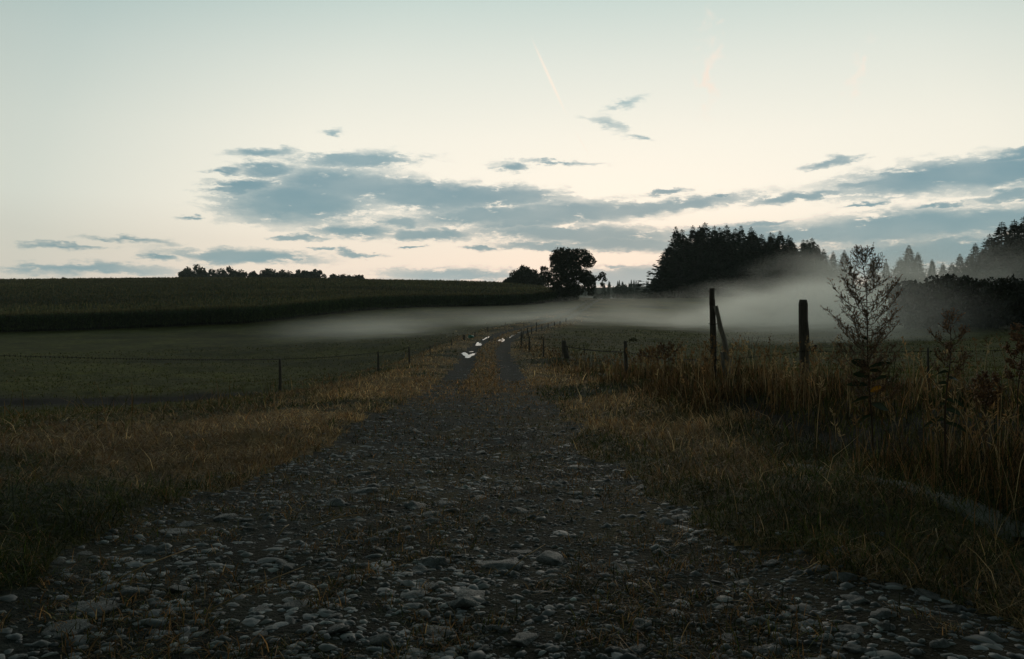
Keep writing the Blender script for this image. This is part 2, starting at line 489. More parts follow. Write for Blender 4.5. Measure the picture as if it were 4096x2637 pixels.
# ------------------------------------------------------------------ ground sheet and track
def track_mask(x, y):
    dl = x - XC(y); ad = np.abs(dl)
    nz = fbm(x, y, 1.3, 3, 21) * .22 + fbm(x, y, 5, 2, 22) * .08
    wide = (1.45 + (.35 * (1 - sst(y, 2.6, 3.3)) - .12 * sst(y, 3.3, 4.2) * (1 - sst(y, 7, 10))) * (dl > 0) + .15 * (1 - sst(y, 5, 9))) * (1 - sst(y, 10, 20)) + 1.3 * sst(y, 10, 20)
    inside = ad + nz + .10 * (y < 10) * (dl < 0) + .06 * (y < 10) * (dl > 0) < wide
    strip = (ad + nz * .5 < .44 * sst(y, 15, 22)) & (y > 15.5)
    return inside & ~strip & (y < 200) & (y > -30)


def ground_col(x, y):
    n1 = fbm(x, y, .35, 3, 31)[:, None]; n2 = fbm(x, y, 1.7, 3, 32)[:, None]; n3 = fbm(x, y, .05, 2, 33)[:, None]
    dl = (x - XC(y))[:, None]; ad = np.abs(dl); Y = y[:, None]
    n4 = fbm(x * .5, y, .16, 3, 34)[:, None]
    mead = np.array([.100, .094, .018]) * (1 + .40 * n1 + .25 * n2 + .3 * n3 + .4 * n4)
    mead = mead + np.array([.020, .008, .002]) * np.clip(n1 + n2, 0, 1)
    dry = np.array([.26, .165, .072]) * (1 + .3 * n2)
    green = np.array([.035, .044, .016]) * (1 + .3 * n1)
    vm = (1 - sst(ad, 2.4, 5.0)) * (1 - sst(Y, 95, 150) * .6)
    dm = np.clip(.4 + .35 * sst(Y, 5, 9) + 1.0 * n1 + .5 * n2, 0, 1)
    c = mead * (1 - vm) + (dry * dm + green * (1 - dm)) * vm
    soil = np.exp(-((y - 26.5 + 0.15 * (x + 14)) / 2.6) ** 2)[:, None] * sst(-x, 7.5, 10)[:, None]
    soil = np.clip(soil * (1.7 + .8 * n2), 0, 1)
    c = c * (1 - soil) + np.array([.022, .015, .010]) * soil
    und = sst(x, 2.2, 3.0)[:, None] * (1 - sst(Y, 10, 16)) * (1 - sst(x, 6, 9)[:, None])  # dark soil under the right growth, its shade put into the colour
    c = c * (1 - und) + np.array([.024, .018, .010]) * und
    tr = np.array([.030, .034, .027]) * (1 + .35 * n2)
    tr = tr + np.array([.02, .004, -.008]) * np.clip(n1, 0, 1)
    mat_ = (sst(fbm(x, y, 1.8, 3, 71), -.05, .35) * sst(y, 2.5, 5) * (1 - sst(y, 22, 26)))[:, None] * .75
    tr = tr * (1 - mat_) + np.array([.080, .062, .022]) * (1 + .4 * n2) * mat_
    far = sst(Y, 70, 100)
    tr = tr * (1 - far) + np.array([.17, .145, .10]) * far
    return np.clip(c, .004, 1), np.clip(tr, .004, 1)


front = np.linspace(R(-46), R(46), 470)
back = np.linspace(R(46), R(314), 60)[1:-1]
ang = np.concatenate([front, back]); NA = len(ang)
rad = np.concatenate([[0.6], np.exp(np.linspace(math.log(1.0), math.log(260), 430)), np.exp(np.linspace(math.log(275), math.log(3500), 30))])
A, RR = np.meshgrid(ang, rad)
gx, gy = (RR * np.sin(A)).ravel(), (RR * np.cos(A)).ravel()
gz = H(gx, gy)
V = np.stack([gx, gy, gz], 1)
i = np.arange(len(rad) - 1)[:, None] * NA; j = np.arange(NA)[None]; jn = (j + 1) % NA
Q = np.stack([i + j, i + jn, i + NA + jn, i + NA + j], -1).reshape(-1, 4)
cx_, cy_ = gx[Q].mean(1), gy[Q].mean(1)
tm = track_mask(cx_, cy_)
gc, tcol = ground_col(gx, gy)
ctr = len(V)
V2 = np.vstack([V, [0, 0, h1(0, 0)]])
fan = np.stack([np.full(NA, ctr), np.arange(NA), (np.arange(NA) + 1) % NA], 1)[:, [0, 2, 1]]
Q = Q[:, ::-1]
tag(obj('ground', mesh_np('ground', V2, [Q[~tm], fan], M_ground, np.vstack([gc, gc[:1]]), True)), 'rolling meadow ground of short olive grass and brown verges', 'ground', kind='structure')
used, inv = np.unique(Q[tm].ravel(), return_inverse=True)
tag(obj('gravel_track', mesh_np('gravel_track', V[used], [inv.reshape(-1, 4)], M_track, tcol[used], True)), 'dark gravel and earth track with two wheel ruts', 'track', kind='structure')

# pale strip along the foot of the right verge
ys = np.linspace(3.6, 6.2, 40); xs = 2.10 + .10 * np.sin(ys * 1.3) + (5.9 - ys) * .16
wd = .085 + .05 * fbm(ys, ys * 0, 1.1, 2, 4)
P0 = np.stack([xs - wd, ys, H(xs - wd, ys) + .035], 1); P1 = np.stack([xs + wd, ys, H(xs + wd, ys) + .03], 1)
L0 = P0 - [.03, 0, .1]; L1 = P1 + [.03, 0, -.1]
n = len(ys); VV = np.vstack([L0, P0, P1, L1]); q = []
for k in range(3):
    for a in range(n - 1): q.append((k * n + a, (k + 1) * n + a, (k + 1) * n + a + 1, k * n + a + 1))
tag(obj('path_edging', mesh_np('path_edging', VV, [np.array(q)], M_slab, np.ones((len(VV), 3)))), 'narrow pale strip showing between the grass at the foot of the right verge', 'edging', kind='structure')


# puddles in the ruts: (px, py, half length m, half width m)
def puddle(px, py, hl, hw, label):
    x, y, z = ground_at(px, py)
    k = 90; th = np.arange(k) / k * 2 * math.pi
    r = np.clip(1 + .65 * fbm(np.cos(th) * 2.2 + px, np.sin(th) * 2.2 + py, 1.0, 3, 9), .5, 1.6)
    sl = float(XC(y + 1) - XC(y - 1)) / 2
    lx = np.cos(th) * r * hw; ly = np.sin(th) * r * hl
    X = x + lx + ly * sl; Yy = y + ly
    zz = float(np.min(H(X, Yy))) * .25 + z * .75 + .008
    VV = np.stack([X, Yy, np.full(k, zz)], 1)
    tag(obj('puddle', mesh_np('puddle', VV, [np.arange(k)[None]], M_water)), label, 'puddle', 'puddles in the wheel ruts', 'structure')


puddle(468, 358.0, 3.6, .66, 'largest sky reflecting puddle in the left wheel rut')
puddle(470.5, 352.9, .8, .50, 'thin puddle just beyond the largest one in the left rut')
puddle(475, 344.8, 2.2, .38, 'puddle in the left rut where the track starts to bend')
puddle(500, 341, 3.2, .22, 'long puddle in the right wheel rut before the bend')
puddle(511, 335.8, 3.6, .26, 'farther puddle in the right rut beside the leaning posts')
puddle(518.5, 332.6, 2.4, .18, 'farthest small puddle on the bend of the track')
puddle(484, 338.8, 3.2, .14, 'narrow wet gleam in the left rut beyond the bend')

# ------------------------------------------------------------------ stones
def stone_mesh(seed, sub, flat, name='stone', mat=None, rough=.18):
    import bmesh
    rs = np.random.default_rng(seed)
    bm = bmesh.new(); bmesh.ops.create_icosphere(bm, subdivisions=sub, radius=1)
    v = np.array([p.co[:] for p in bm.verts]); f = np.array([[q.index for q in p.verts] for p in bm.faces]); bm.free()
    for _ in range(9):
        nrm = rs.normal(size=3); nrm /= np.linalg.norm(nrm); d = rs.uniform(.45, .9)
        pr = np.maximum(v @ nrm - d, 0); v = v - pr[:, None] * nrm * .9
    if sub >= 3:
        o = Vector(rs.uniform(-50, 50, 3))
        nz = np.array([mnoise.fractal(Vector(p) * 1.6 + o, 1.0, 2.0, 4) for p in v])
        v = v * (1 + rough * nz)[:, None]
        nz2 = np.array([mnoise.fractal(Vector(p) * 5 + o, 1.0, 2.0, 2) for p in v])
        v = v * (1 + .09 * nz2)[:, None]
    v = v * np.array([1, rs.uniform(.6, .95), flat])
    return v, f


STV = []
for k in range(16):
    v, f = stone_mesh(100 + k, 3, random.uniform(.35, .6), rough=.34)
    STV.append(mesh_np('stone', v, [f], M_stone, smooth=True))


def place_stone(x, y, size, var, rz, label, group=None, sz=1.0, tilt=(0, 0), sink=.25):
    o = obj('stone', STV[var % 16]); z = h1(x, y)
    o.location = (x, y, z + size * sz * .5 * (.45 - sink)); o.scale = (size / 2, size / 2, size / 2 * sz)
    o.rotation_euler = (tilt[0], tilt[1], rz)
    tag(o, label, 'stone', group)
    return o


BIG = [  # px, py (middle), width in px, variant, z factor, label
 (468, 600, 78, 0, .8, 'largest pale pitted slab lying near the bottom of the track'),
 (495, 566, 62, 3, .7, 'long flat pale stone with a dark dimple behind the largest pitted slab'),
 (428, 562, 52, 5, .7, 'long low grey stone in the row left of the dimpled flat one'),
 (420, 571, 30, 7, .9, 'rounded grey lump just in front of the long low stone'),
 (363, 567, 30, 2, .8, 'oval grey stone left of the rounded lump'),
 (382, 640, 44, 9, .9, 'pale hooked stone at the bottom edge left of centre'),
 (444, 632, 52, 4, .8, 'broad dark slab near the bottom edge below the largest pitted one'),
 (503, 628, 36, 11, .9, 'smooth egg shaped pale stone at the bottom centre'),
 (470, 515, 22, 6, 1.0, 'small bright topped stone in the middle of the near track'),
 (452, 510, 26, 8, .9, 'rounded stone left of the bright topped one'),
 (446, 505, 22, 12, .8, 'low stone behind the rounded one in mid track'),
 (84, 607, 62, 1, .7, 'wide flat slab at the bottom left with a straw lying on it'),
 (62, 630, 62, 10, .7, 'sunken dark slab in the lower left corner'),
 (155, 551, 34, 13, .9, 'tilted grey block at the left edge of the track'),
 (938, 645, 40, 14, 1.3, 'largest rounded boulder in the lower right corner'),
 (886, 628, 24, 15, 1.2, 'rounded stone left of the corner boulder'),
 (840, 577, 42, 5, .9, 'pale arched stone by the grass at the lower right'),
 (858, 600, 56, 0, .7, 'long flat pale slab under the grass at the lower right'),
 (802, 573, 20, 6, 1.0, 'small white knobbly stone left of the pale arched one'),
 (723, 608, 30, 3, .8, 'pale stone beside the tiny white flowers'),
 (770, 650, 44, 4, .8, 'broad stone at the bottom edge right of centre'),
 (640, 625, 40, 7, .8, 'flat wedge of stone with a curled straw on it'),
 (672, 508, 12, 2, 1.0, 'small square pale stone at the right edge of the gravel'),
 (577, 494, 26, 9, .7, 'pale flat stone in the right rut among rubble'),
 (577, 468, 24, 12, .6, 'flat bright stone ledge at the right edge of the track'),
]
taken = []
for (px, py, wpx, var, sz, lab) in BIG:
    x, y, z = ground_at(px, py)
    s = wpx / F * y
    place_stone(x, y, s, var, random.uniform(-.5, .5), lab, None, sz, (random.uniform(-.1, .1), random.uniform(-.1, .1)), .6)
    taken.append((x, y, s / 2))
ZL = {'a': ('half buried grey stone in the front left of the track', 'stones in the front left of the track'),
      'b': ('half buried grey stone in the front right of the track', 'stones in the front right of the track'),
      'c': ('small pale cobble in the middle stretch of the track', 'cobbles in the middle stretch of the track'),
      'd': ('loose grey stone among the grass at the lower right', 'stones among the grass at lower right')}
cnt = 0; tries = 0
while cnt < 272 and tries < 60000:
    tries += 1
    r = math.exp(random.uniform(math.log(2.3), math.log(13))); a = random.uniform(R(-33), R(33))
    x, y = r * math.sin(a), r * math.cos(a)
    dl = x - float(XC(y))
    zone_d = (1.3 < dl < 2.3 and y < 3.6)
    if not zone_d and not (-1.55 < dl < 1.45): continue
    if .25 < dl < 1.1 and y < 5.5 and random.random() < .6: continue      # the loose dark gravel patch
    s = (random.lognormvariate(math.log(.085), .42)) * (1 + .02 * y)
    s = min(s, .26)
    if any((x - tx) ** 2 + (y - ty) ** 2 < (s / 2 + ts) ** 2 * .85 for tx, ty, ts in taken): continue
    taken.append((x, y, s / 2))
    z = 'd' if zone_d else ('c' if y > 5.5 else ('a' if dl < 0 else 'b'))
    place_stone(x, y, s, random.randrange(16), random.uniform(0, 6.28), ZL[z][0], ZL[z][1], random.uniform(.5, .8), (random.uniform(-.2, .2), random.uniform(-.2, .2)), random.uniform(.45, .7))
    cnt += 1


def scatter(n, r0, r1, a0=-36, a1=36):
    r = np.exp(rng.uniform(math.log(r0), math.log(r1), n)); a = rng.uniform(R(a0), R(a1), n)
    return r * np.sin(a), r * np.cos(a), r


# loose gravel: nobody could count it
gvars = [stone_mesh(300 + k, 1, random.uniform(.5, .8)) for k in range(8)]
x, y, r = scatter(78000, 1.8, 48, -46, 46)
ok = track_mask(x, y) | ((np.abs(x - XC(y)) < 1.75) & (rng.random(len(x)) < .25))
dens = (.25 + .75 * sst(fbm(x, y, 1.1, 3, 51), -.4, .4)) * (1 - .2 * sst(r, 9, 22))
dl = x - XC(y)
dens = np.where((dl > .1) & (dl < 1.5) & (y < 7), np.maximum(dens, .9), dens)
ok &= rng.random(len(x)) < dens
x, y, r = x[ok], y[ok], r[ok]; N = len(x)
size = np.exp(rng.normal(math.log(.016), .55, N)) * (1 + .10 * r * (1 - .5 * sst(r, 10, 30)))
size = np.clip(size, .005, .11)
flatz = np.full(N, .75)
xc_, yc_, rc_ = scatter(31000, 1.8, 34, -46, 46)                      # half sunk flat cobbles among the gravel
kc = track_mask(xc_, yc_) & (rng.random(31000) < np.clip(.25 + .35 * sst(rc_, 4, 8) + .8 * fbm(xc_, yc_, .9, 2, 57), .03, 1)) & ~((xc_ - XC(yc_) > .2) & (xc_ - XC(yc_) < 1.2) & (yc_ < 5.5) & (rng.random(31000) < .75))
xc_, yc_, rc_ = xc_[kc], yc_[kc], rc_[kc]; nc = len(xc_)
sc2 = np.clip(np.exp(rng.normal(math.log(.052), .35, nc)) * (1 + .035 * rc_), .03, .16)
x, y, r = np.concatenate([x, xc_]), np.concatenate([y, yc_]), np.concatenate([r, rc_]); size = np.concatenate([size, sc2]); flatz = np.concatenate([flatz, np.full(nc, .55)])
big_ = np.concatenate([np.zeros(N), np.ones(nc)]); N += nc
z = H(x, y) - size * (.06 + .02 * big_)
vs, fs, cs, base = [], [], [], 0
kind = rng.integers(0, 8, N); gv2 = [stone_mesh(320 + k, 2, random.uniform(.5, .8), rough=.2) for k in range(8)]
kind = np.where(big_ > 0, kind + 8, kind); gvars = gvars + gv2
for k in range(16):
    m = kind == k; v, f = gvars[k]; nk = m.sum()
    th = rng.uniform(0, 6.28, nk); c_, s_ = np.cos(th), np.sin(th)
    vx = v[None, :, 0] * c_[:, None] - v[None, :, 1] * s_[:, None]; vy = v[None, :, 0] * s_[:, None] + v[None, :, 1] * c_[:, None]
    P = np.stack([vx * size[m, None] * .5 + x[m, None], vy * size[m, None] * .5 + y[m, None], v[None, :, 2] * size[m, None] * .5 * flatz[m, None] + z[m, None]], -1)
    vs.append(P.reshape(-1, 3)); fs.append((f[None] + (np.arange(nk) * len(v))[:, None, None]).reshape(-1, 3) + base)
    tone = np.exp(rng.normal(-.75 if k < 8 else -.2, .45 if k < 8 else .25, nk))[:, None] * np.array([1, 1, 1.0]) * (1 + rng.normal(0, .02, (nk, 3)))
    cs.append(np.repeat(tone, len(v), 0)); base += nk * len(v)
tag(obj('gravel', mesh_np('gravel', np.concatenate(vs), [np.concatenate(fs)], M_gravel, np.concatenate(cs), False)), 'loose dark grey gravel strewn over the track', 'gravel', kind='stuff')


# ------------------------------------------------------------------ grass
def blades(x, y, h, w, lean, col, ldir=None, ldirw=0.0, zoff=-.01):
    """one curved tapering blade per point: returns V, quads, tris, colours"""
    N = len(x); z = H(x, y) + zoff
    a = rng.uniform(0, 2 * math.pi, N)
    s = np.stack([np.cos(a), np.sin(a), np.zeros(N)], 1)
    b = rng.uniform(0, 2 * math.pi, N)
    L = np.stack([np.cos(b), np.sin(b), np.zeros(N)], 1)
    if ldir is not None: L = L * (1 - ldirw) + np.asarray(ldir) * ldirw
    L = L * (lean * h)[:, None]
    up = np.zeros((N, 3)); up[:, 2] = h
    cz = np.sqrt(np.clip(1 - np.minimum(lean, .97) ** 2, .05, 1))[:, None]
    p = np.stack([x, y, z], 1); w = np.asarray(w)[:, None] / 2
    V = np.stack([p - s * w, p + s * w, p + up * .42 * (cz * .5 + .5) + L * .22 - s * w * .9, p + up * .42 * (cz * .5 + .5) + L * .22 + s * w * .9,
                  p + up * .76 * cz + L * .60 - s * w * .6, p + up * .76 * cz + L * .60 + s * w * .6, p + up * cz * .97 + L], 1).reshape(-1, 3)
    o = np.arange(N)[:, None] * 7
    q = np.concatenate([o + np.array([[0, 1, 3, 2]]), o + np.array([[2, 3, 5, 4]])])
    t = o + np.array([[4, 5, 6]])
    return V, q, t, np.repeat(col, 7, 0)


def pick(N, tones, wts, jit=.42):
    k = rng.choice(len(tones), N, p=np.array(wts) / sum(wts))
    c = np.array(tones)[k] * np.exp(rng.normal(0, jit, N))[:, None]
    return c


DRY, TAN, RUST = (.29, .185, .085), (.42, .30, .16), (.21, .105, .042)
GRN, OLV, DGR = (.046, .064, .014), (.090, .086, .022), (.022, .031, .008)


def grass_obj(name, parts, label, cat='grass'):
    vs, qs, ts, cs = [], [], [], []; n = 0
    for V, q, t, c in parts:
        vs.append(V); qs.append(q + n); ts.append(t + n); cs.append(c); n += len(V)
    return tag(obj(name, mesh_np(name, np.concatenate(vs), [np.concatenate(qs), np.concatenate(ts)], M_grass, np.concatenate(cs))), label, cat, kind='stuff')


def lodw(r, w0): return np.maximum(w0, .00085 * r)


# verges: dry matted grass both sides of the track
x, y, r = scatter(700000, 1.7, 110, -50, 50)
dl = x - XC(y); tk = track_mask(x, y)
left = (dl < -1.05) & (dl > -7.5 - .02 * y); right = (dl > 1.05) & (dl < 3.4)
p = np.where(left, 1 - sst(-dl, 4.0, 7.5) * .75, np.where(right, 1.0, 0)) * (~tk)
soil = np.exp(-((y - 27 + 0.15 * (x + 14)) / 1.5) ** 2) * sst(-x, 8, 10); p = p * (1 - soil)
n1 = fbm(x, y, .35, 3, 31); n2 = fbm(x, y, 1.7, 3, 32)
p *= .55 + .45 * sst(n2, -.5, .3)
k = rng.random(len(x)) < p
x, y, r, dl, n1, n2 = [q_[k] for q_ in (x, y, r, dl, n1, n2)]
isdry = rng.random(len(x)) < np.clip(.48 + .28 * sst(y, 5, 9) + 1.4 * n1 + .6 * n2 - .75 * (1 - sst(r, 3.2, np.where(dl > 0, 5.6, 7.5))) - .5 * (dl > 1) * (1 - sst(y, 4.0, 5.0)) + .45 * np.exp(-((x - 1.7) / .4) ** 2) * sst(y, 4, 5) * (1 - sst(y, 8, 10)) - .25 * (np.abs(dl) < 1.7), .05, .97)
isdry &= ~((x > 2.2) & (y < 9) & (rng.random(len(x)) < .7))
c = np.where(isdry[:, None], pick(len(x), [DRY, TAN, RUST], [5, 2.0, 2.5]), pick(len(x), [GRN, OLV, DGR], [4, 3, 2]))
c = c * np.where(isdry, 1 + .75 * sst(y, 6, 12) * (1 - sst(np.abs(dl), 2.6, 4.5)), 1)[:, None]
hh = np.exp(rng.normal(math.log(.105), .42, len(x))) * (.75 + .45 * sst(np.abs(dl), 1.3, 3)) * np.where(isdry, 1.05, .95) * (1 - .35 * sst(r, 15, 60))
ln = np.clip(rng.normal(.9, .3, len(x)), .1, 1.7) + .25 * (dl < -1.8) * (y < 14)
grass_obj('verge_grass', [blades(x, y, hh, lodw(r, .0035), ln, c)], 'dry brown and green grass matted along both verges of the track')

# meadow beyond the fences
x, y, r = scatter(240000, 6, 75, -52, 58)
dl = x - XC(y)
k = ((dl < -5.5) | (dl > 3.6)) & (rng.random(len(x)) < .55 + .45 * sst(fbm(x, y, .35, 3, 31), -.4, .4))
soil = np.exp(-((y - 26.5 + 0.15 * (x + 14)) / 2.6) ** 2) * sst(-x, 8, 10); k &= rng.random(len(x)) > soil * 1.3
x, y, r = x[k], y[k], r[k]
c = pick(len(x), [(.10, .10, .022), (.085, .088, .020), DRY, (.13, .12, .036)], [4, 3, .4, 2], .2)
hh = np.exp(rng.normal(math.log(.06), .4, len(x))) * (1 + .004 * r)
grass_obj('meadow_grass', [blades(x, y, hh, lodw(r, .004), np.clip(rng.normal(.6, .3, len(x)), 0, 1.3), c)], 'short olive pasture grass of the meadows beyond the fences')

# tall seeding grass along the right fence, with feathery heads
x, y, r = scatter(330000, 2.2, 60, -6, 60)
dl = x - XC(y)
cl_ = fbm(x, y, .8, 3, 61)
edge = 3.0 - .5 * sst(y, 16, 30) - .9 * sst(y, 35, 50)
edge = np.where(y < 9, 2.85, edge)
band = sst(dl, edge - .35, edge + .35) * (1 - sst(dl, edge + 1.5 + .4 * (y < 12), edge + 3.2 + 1.5 * (y < 12)))
k = rng.random(len(x)) < band * np.clip(.5 + 1.5 * cl_, .06, 1) * np.where(y > 20, .8, 1)
x, y, r, cl_, dl = x[k], y[k], r[k], cl_[k], dl[k]
hh = np.exp(rng.normal(math.log(.185), .42, len(x))) * (.85 + .6 * np.clip(cl_, -.6, 1)) * (1 - .45 * sst(y, 18, 40))
isd = rng.random(len(x)) < np.where(y < 9, .5, .72)
c = np.where(isd[:, None], pick(len(x), [DRY, RUST, (.10, .055, .022)], [1.5, 2.5, 4]), pick(len(x), [DGR, OLV], [2, 1]))
tall = [blades(x, y, hh, lodw(r, .0032), np.clip(rng.normal(.38, .22, len(x)), 0, 1.1), c)]
m = (rng.random(len(x)) < .042 * (.35 + .65 * (y > 9))) & (r < 40)
xs_, ys_, rs_ = x[m], y[m], r[m]; ns = len(xs_)
hs = rng.uniform(.35, .8, ns) * (1 - .5 * sst(ys_, 16, 34)); ls = np.clip(rng.normal(.22, .15, ns), 0, .7)
st_col = pick(ns, [(.38, .27, .14), (.24, .14, .06)], [1, 1], .3)
Vb, qb, tb, cb = blades(xs_, ys_, hs, lodw(rs_, .0022), ls, st_col)
tall.append((Vb, qb, tb, cb))
tips = Vb.reshape(-1, 7, 3)[:, 6]; sub = Vb.reshape(-1, 7, 3)[:, 4]
for k_ in range(9):                                                    # spikelets along the last part of each stem
    f_ = rng.uniform(.0, 1.0, ns)[:, None]; base_ = sub * (1 - f_) + tips * f_
    d_ = rng.normal(0, 1, (ns, 3)); d_[:, 2] = np.abs(d_[:, 2]) * .9 + .5; d_ /= np.linalg.norm(d_, axis=1)[:, None]
    ln_ = (rng.uniform(.02, .055, ns))[:, None]; s_ = np.cross(d_, [0, 1, 0.2]); s_ /= np.linalg.norm(s_, axis=1)[:, None]
    ww = lodw(rs_, .0030)[:, None] * .8
    V_ = np.stack([base_, base_ + d_ * ln_ * .5 + s_ * ww, base_ + d_ * ln_, base_ + d_ * ln_ * .5 - s_ * ww], 1).reshape(-1, 3)
    tall.append((V_, np.arange(ns)[:, None] * 4 + np.arange(4)[None], np.zeros((0, 3), int), np.repeat(st_col * 1.05, 4, 0)))
grass_obj('tall_grass', tall, 'tall dry brown seeding grass growing along the right hand fence')

# sparse tall bents on the left
x, y, r = scatter(1100, 5, 50, -34, 0)
dl = x - XC(y); k = (dl < -3.5) & (dl > -10) & (fbm(x, y, .5, 2, 77) > .05)
x, y, r = x[k], y[k], r[k]
grass_obj('bent_grass', [blades(x, y, rng.uniform(.3, .75, len(x)), lodw(r, .0022), np.clip(rng.normal(.4, .3, len(x)), 0, 1.1), pick(len(x), [DRY, RUST, OLV], [1, 1, 2]))], 'thin tall grass stalks standing near the left fence')

# tufts between the cobbles and the brown strip between the ruts
x, y, r = scatter(820000, 1.8, 90, -46, 46)
dl = x - XC(y); ad = np.abs(dl)
strip = (ad < .50 + .12 * fbm(x, y, 1.5, 2, 74)) & (y > 14)
tuft = (ad < 1.9) & ((fbm(x, y, 2.6, 3, 71) > .10 - .26 * sst(y, 4.5, 8)) | (fbm(x, y, 6, 2, 72) > .3)) & (y < 24)
k = (strip & ((rng.random(len(x)) < .9 * sst(y, 14, 21)))) | (tuft & (rng.random(len(x)) < .55))
x, y, r, dl = x[k], y[k], r[k], dl[k]
g = rng.random(len(x)) < np.where(y > 14, .15, .5)
c = np.where(g[:, None], pick(len(x), [GRN, OLV, DGR], [2, 2, 2]), pick(len(x), [DRY, (.30, .155, .060), (.22, .115, .042)], [2, 2, 2]) * (1 + .7 * sst(y, 10, 18))[:, None])
hh = np.exp(rng.normal(math.log(.042), .4, len(x))) * (1 + 1.2 * sst(y, 14, 22))
grass_obj('track_weeds', [blades(x, y, hh, lodw(r, .0036), np.clip(rng.normal(1.1, .4, len(x)), 0, 2), c)], 'small brown grass tufts between the stones and on the crown of the track')

# a few loose straws lying on the stones
mb = MB()
for (px, py, L_, a_) in [(92, 606, .42, 1.0), (205, 628, .4, .9), (560, 475, .12, 2.4), (505, 588, .3, 1.0), (312, 537, .25, .5), (660, 617, .16, 1.8), (278, 548, .14, 1.5)]:
    x, y, z = ground_at(px, py); s = y * .0009
    p0 = np.array([x, y, z + .05]); d = np.array([math.cos(a_), math.sin(a_), .12]) * L_
    mb.tube([p0, p0 + d * .5 + [0, 0, .012], p0 + d], [s, s, s * .6], 4, TAN)
ob = mb.build('loose_straw', M_grass); tag(ob, 'a few loose pale straws lying on the stones', 'straw', kind='stuff')


# ------------------------------------------------------------------ fence posts and wires
def post(px_top, py_top, px_base, py_base, wpx, label, group, name='fence_post', D=None, mat=None, k=8, taper=.85, split=False):
    if D is None:
        x, y, z = ground_at(px_base, py_base)
    else:
        y = D; x = (px_base - CX) / F * D; z = h1(x, y)
    ztop = EYE + (HY - py_top) / F * y; xt = (px_top - CX) / F * y
    h = max(ztop - z, .35); w_ = wpx / F * y / 2
    mb = MB(); n = 9
    ph = random.uniform(0, 6)
    pts = [((xt - x) * t_ + math.sin(t_ * 5 + ph) * w_ * .12 - (xt - x) * 0, math.cos(t_ * 4 + ph) * w_ * .12, -.25 + (h + .25) * t_) for t_ in np.linspace(0, 1, n)]
    rd = w_ * np.linspace(1.05, taper, n) * (1 + .05 * rng.normal(size=n)); rd[-1] *= .86
    mb.tube(pts, rd, k, (1, 1, 1), True, 1.0, .16, random.uniform(0, 1))
    o = mb.build(name, mat or M_wood, None, (x, y, z))
    tag(o, label, 'post', group)
    return o, Vector((xt, y, ztop)), Vector((x, y, z))


def wire(pts, name, label, barbs=True, rad=.0022, sag=.06, per=.14):
    mb = MB(); path = []
    for a, b in zip(pts[:-1], pts[1:]):
        a, b = np.array(a), np.array(b); L = np.linalg.norm(b - a); m = max(6, int(L / .35))
        for t_ in np.arange(m) / m:
            path.append(a + (b - a) * t_ - np.array([0, 0, sag * 4 * t_ * (1 - t_)]))
    path.append(np.array(pts[-1])); path = np.array(path)
    dist = np.hypot(path[:, 0], path[:, 1])
    mb.tube(path, np.maximum(rad, .00027 * np.minimum(dist, 32)), 4, (1, 1, 1))
    if barbs:
        seg = np.linalg.norm(np.diff(path, axis=0), axis=1); cum = np.concatenate([[0], np.cumsum(seg)])
        for s in np.arange(.05, cum[-1], per):
            p = np.array([np.interp(s, cum, path[:, k_]) for k_ in range(3)])
            if np.hypot(p[0], p[1]) > 34: break
            r_ = max(.002, .00025 * np.hypot(p[0], p[1])); e = .032
            for d in ((.3, .1, 1), (.3, -.1, -1)):
                d = np.array(d) * e * .5
                mb.tube([p - d, p + d], r_, 3, (1, 1, 1))
    o = mb.build(name, M_wire); tag(o, label, 'wire')
    return o


# two big posts at the right
t1 = empty('fence_post', (0, 0, 0)); tag(t1, 'tallest square fence post with a pale stick leaning against it', 'post', 'big wooden posts in the right foreground')
D1 = 13.7; X1 = (713 - CX) / F * D1; z1 = h1(X1, D1); t1.location = (X1, D1, z1)
top1 = EYE + (HY - 287.7) / F * D1 - z1
mb = MB(); w1 = 6.2 / F * D1 / 2
mb.tube([(0, 0, -.3), (.01, 0, .4), (0, 0, .9), (-.012, 0, top1 - .22), (-.015, 0, top1 - .2)], [w1 * 1.32, w1 * 1.28, w1 * 1.25, w1 * 1.2, w1 * 1.18], 4, (1, 1, 1), True, .8, .06, .75)
mb.tube([(-.022, 0, top1 - .3), (-.022, 0, top1 - .01)], [w1 * .95, w1 * .9], 5, (1, 1, 1), True, .8, .08, .75)
mb.build('post_shaft', M_wood, t1)
mb = MB()
for (zz, dx_) in ((top1 - .62, .0), (top1 - 1.02, .0), (top1 - 1.10, 0)):
    th = np.linspace(0, 2 * math.pi, 12)
    mb.tube(np.stack([np.cos(th) * w1 * 1.35, np.sin(th) * w1 * 1.2, zz + .012 * np.sin(th)], 1), .004, 4, (1, 1, 1), False)
mb.tube([(-w1 * 1.3, -.02, top1 - 1.02), (-.12, -.02, top1 - 1.0)], .004, 4, (1, 1, 1))
mb.build('wire_tie', M_wire, t1)
mb = MB(); th = np.linspace(0, 2 * math.pi, 14)
mb.tube(np.stack([-.135 + .030 * np.cos(th), np.full(14, -.03), top1 - 1.235 + .026 * np.sin(th)], 1), .011, 6, (1, 1, 1), False)
mb.build('ring_insulator', M_rubber, t1)
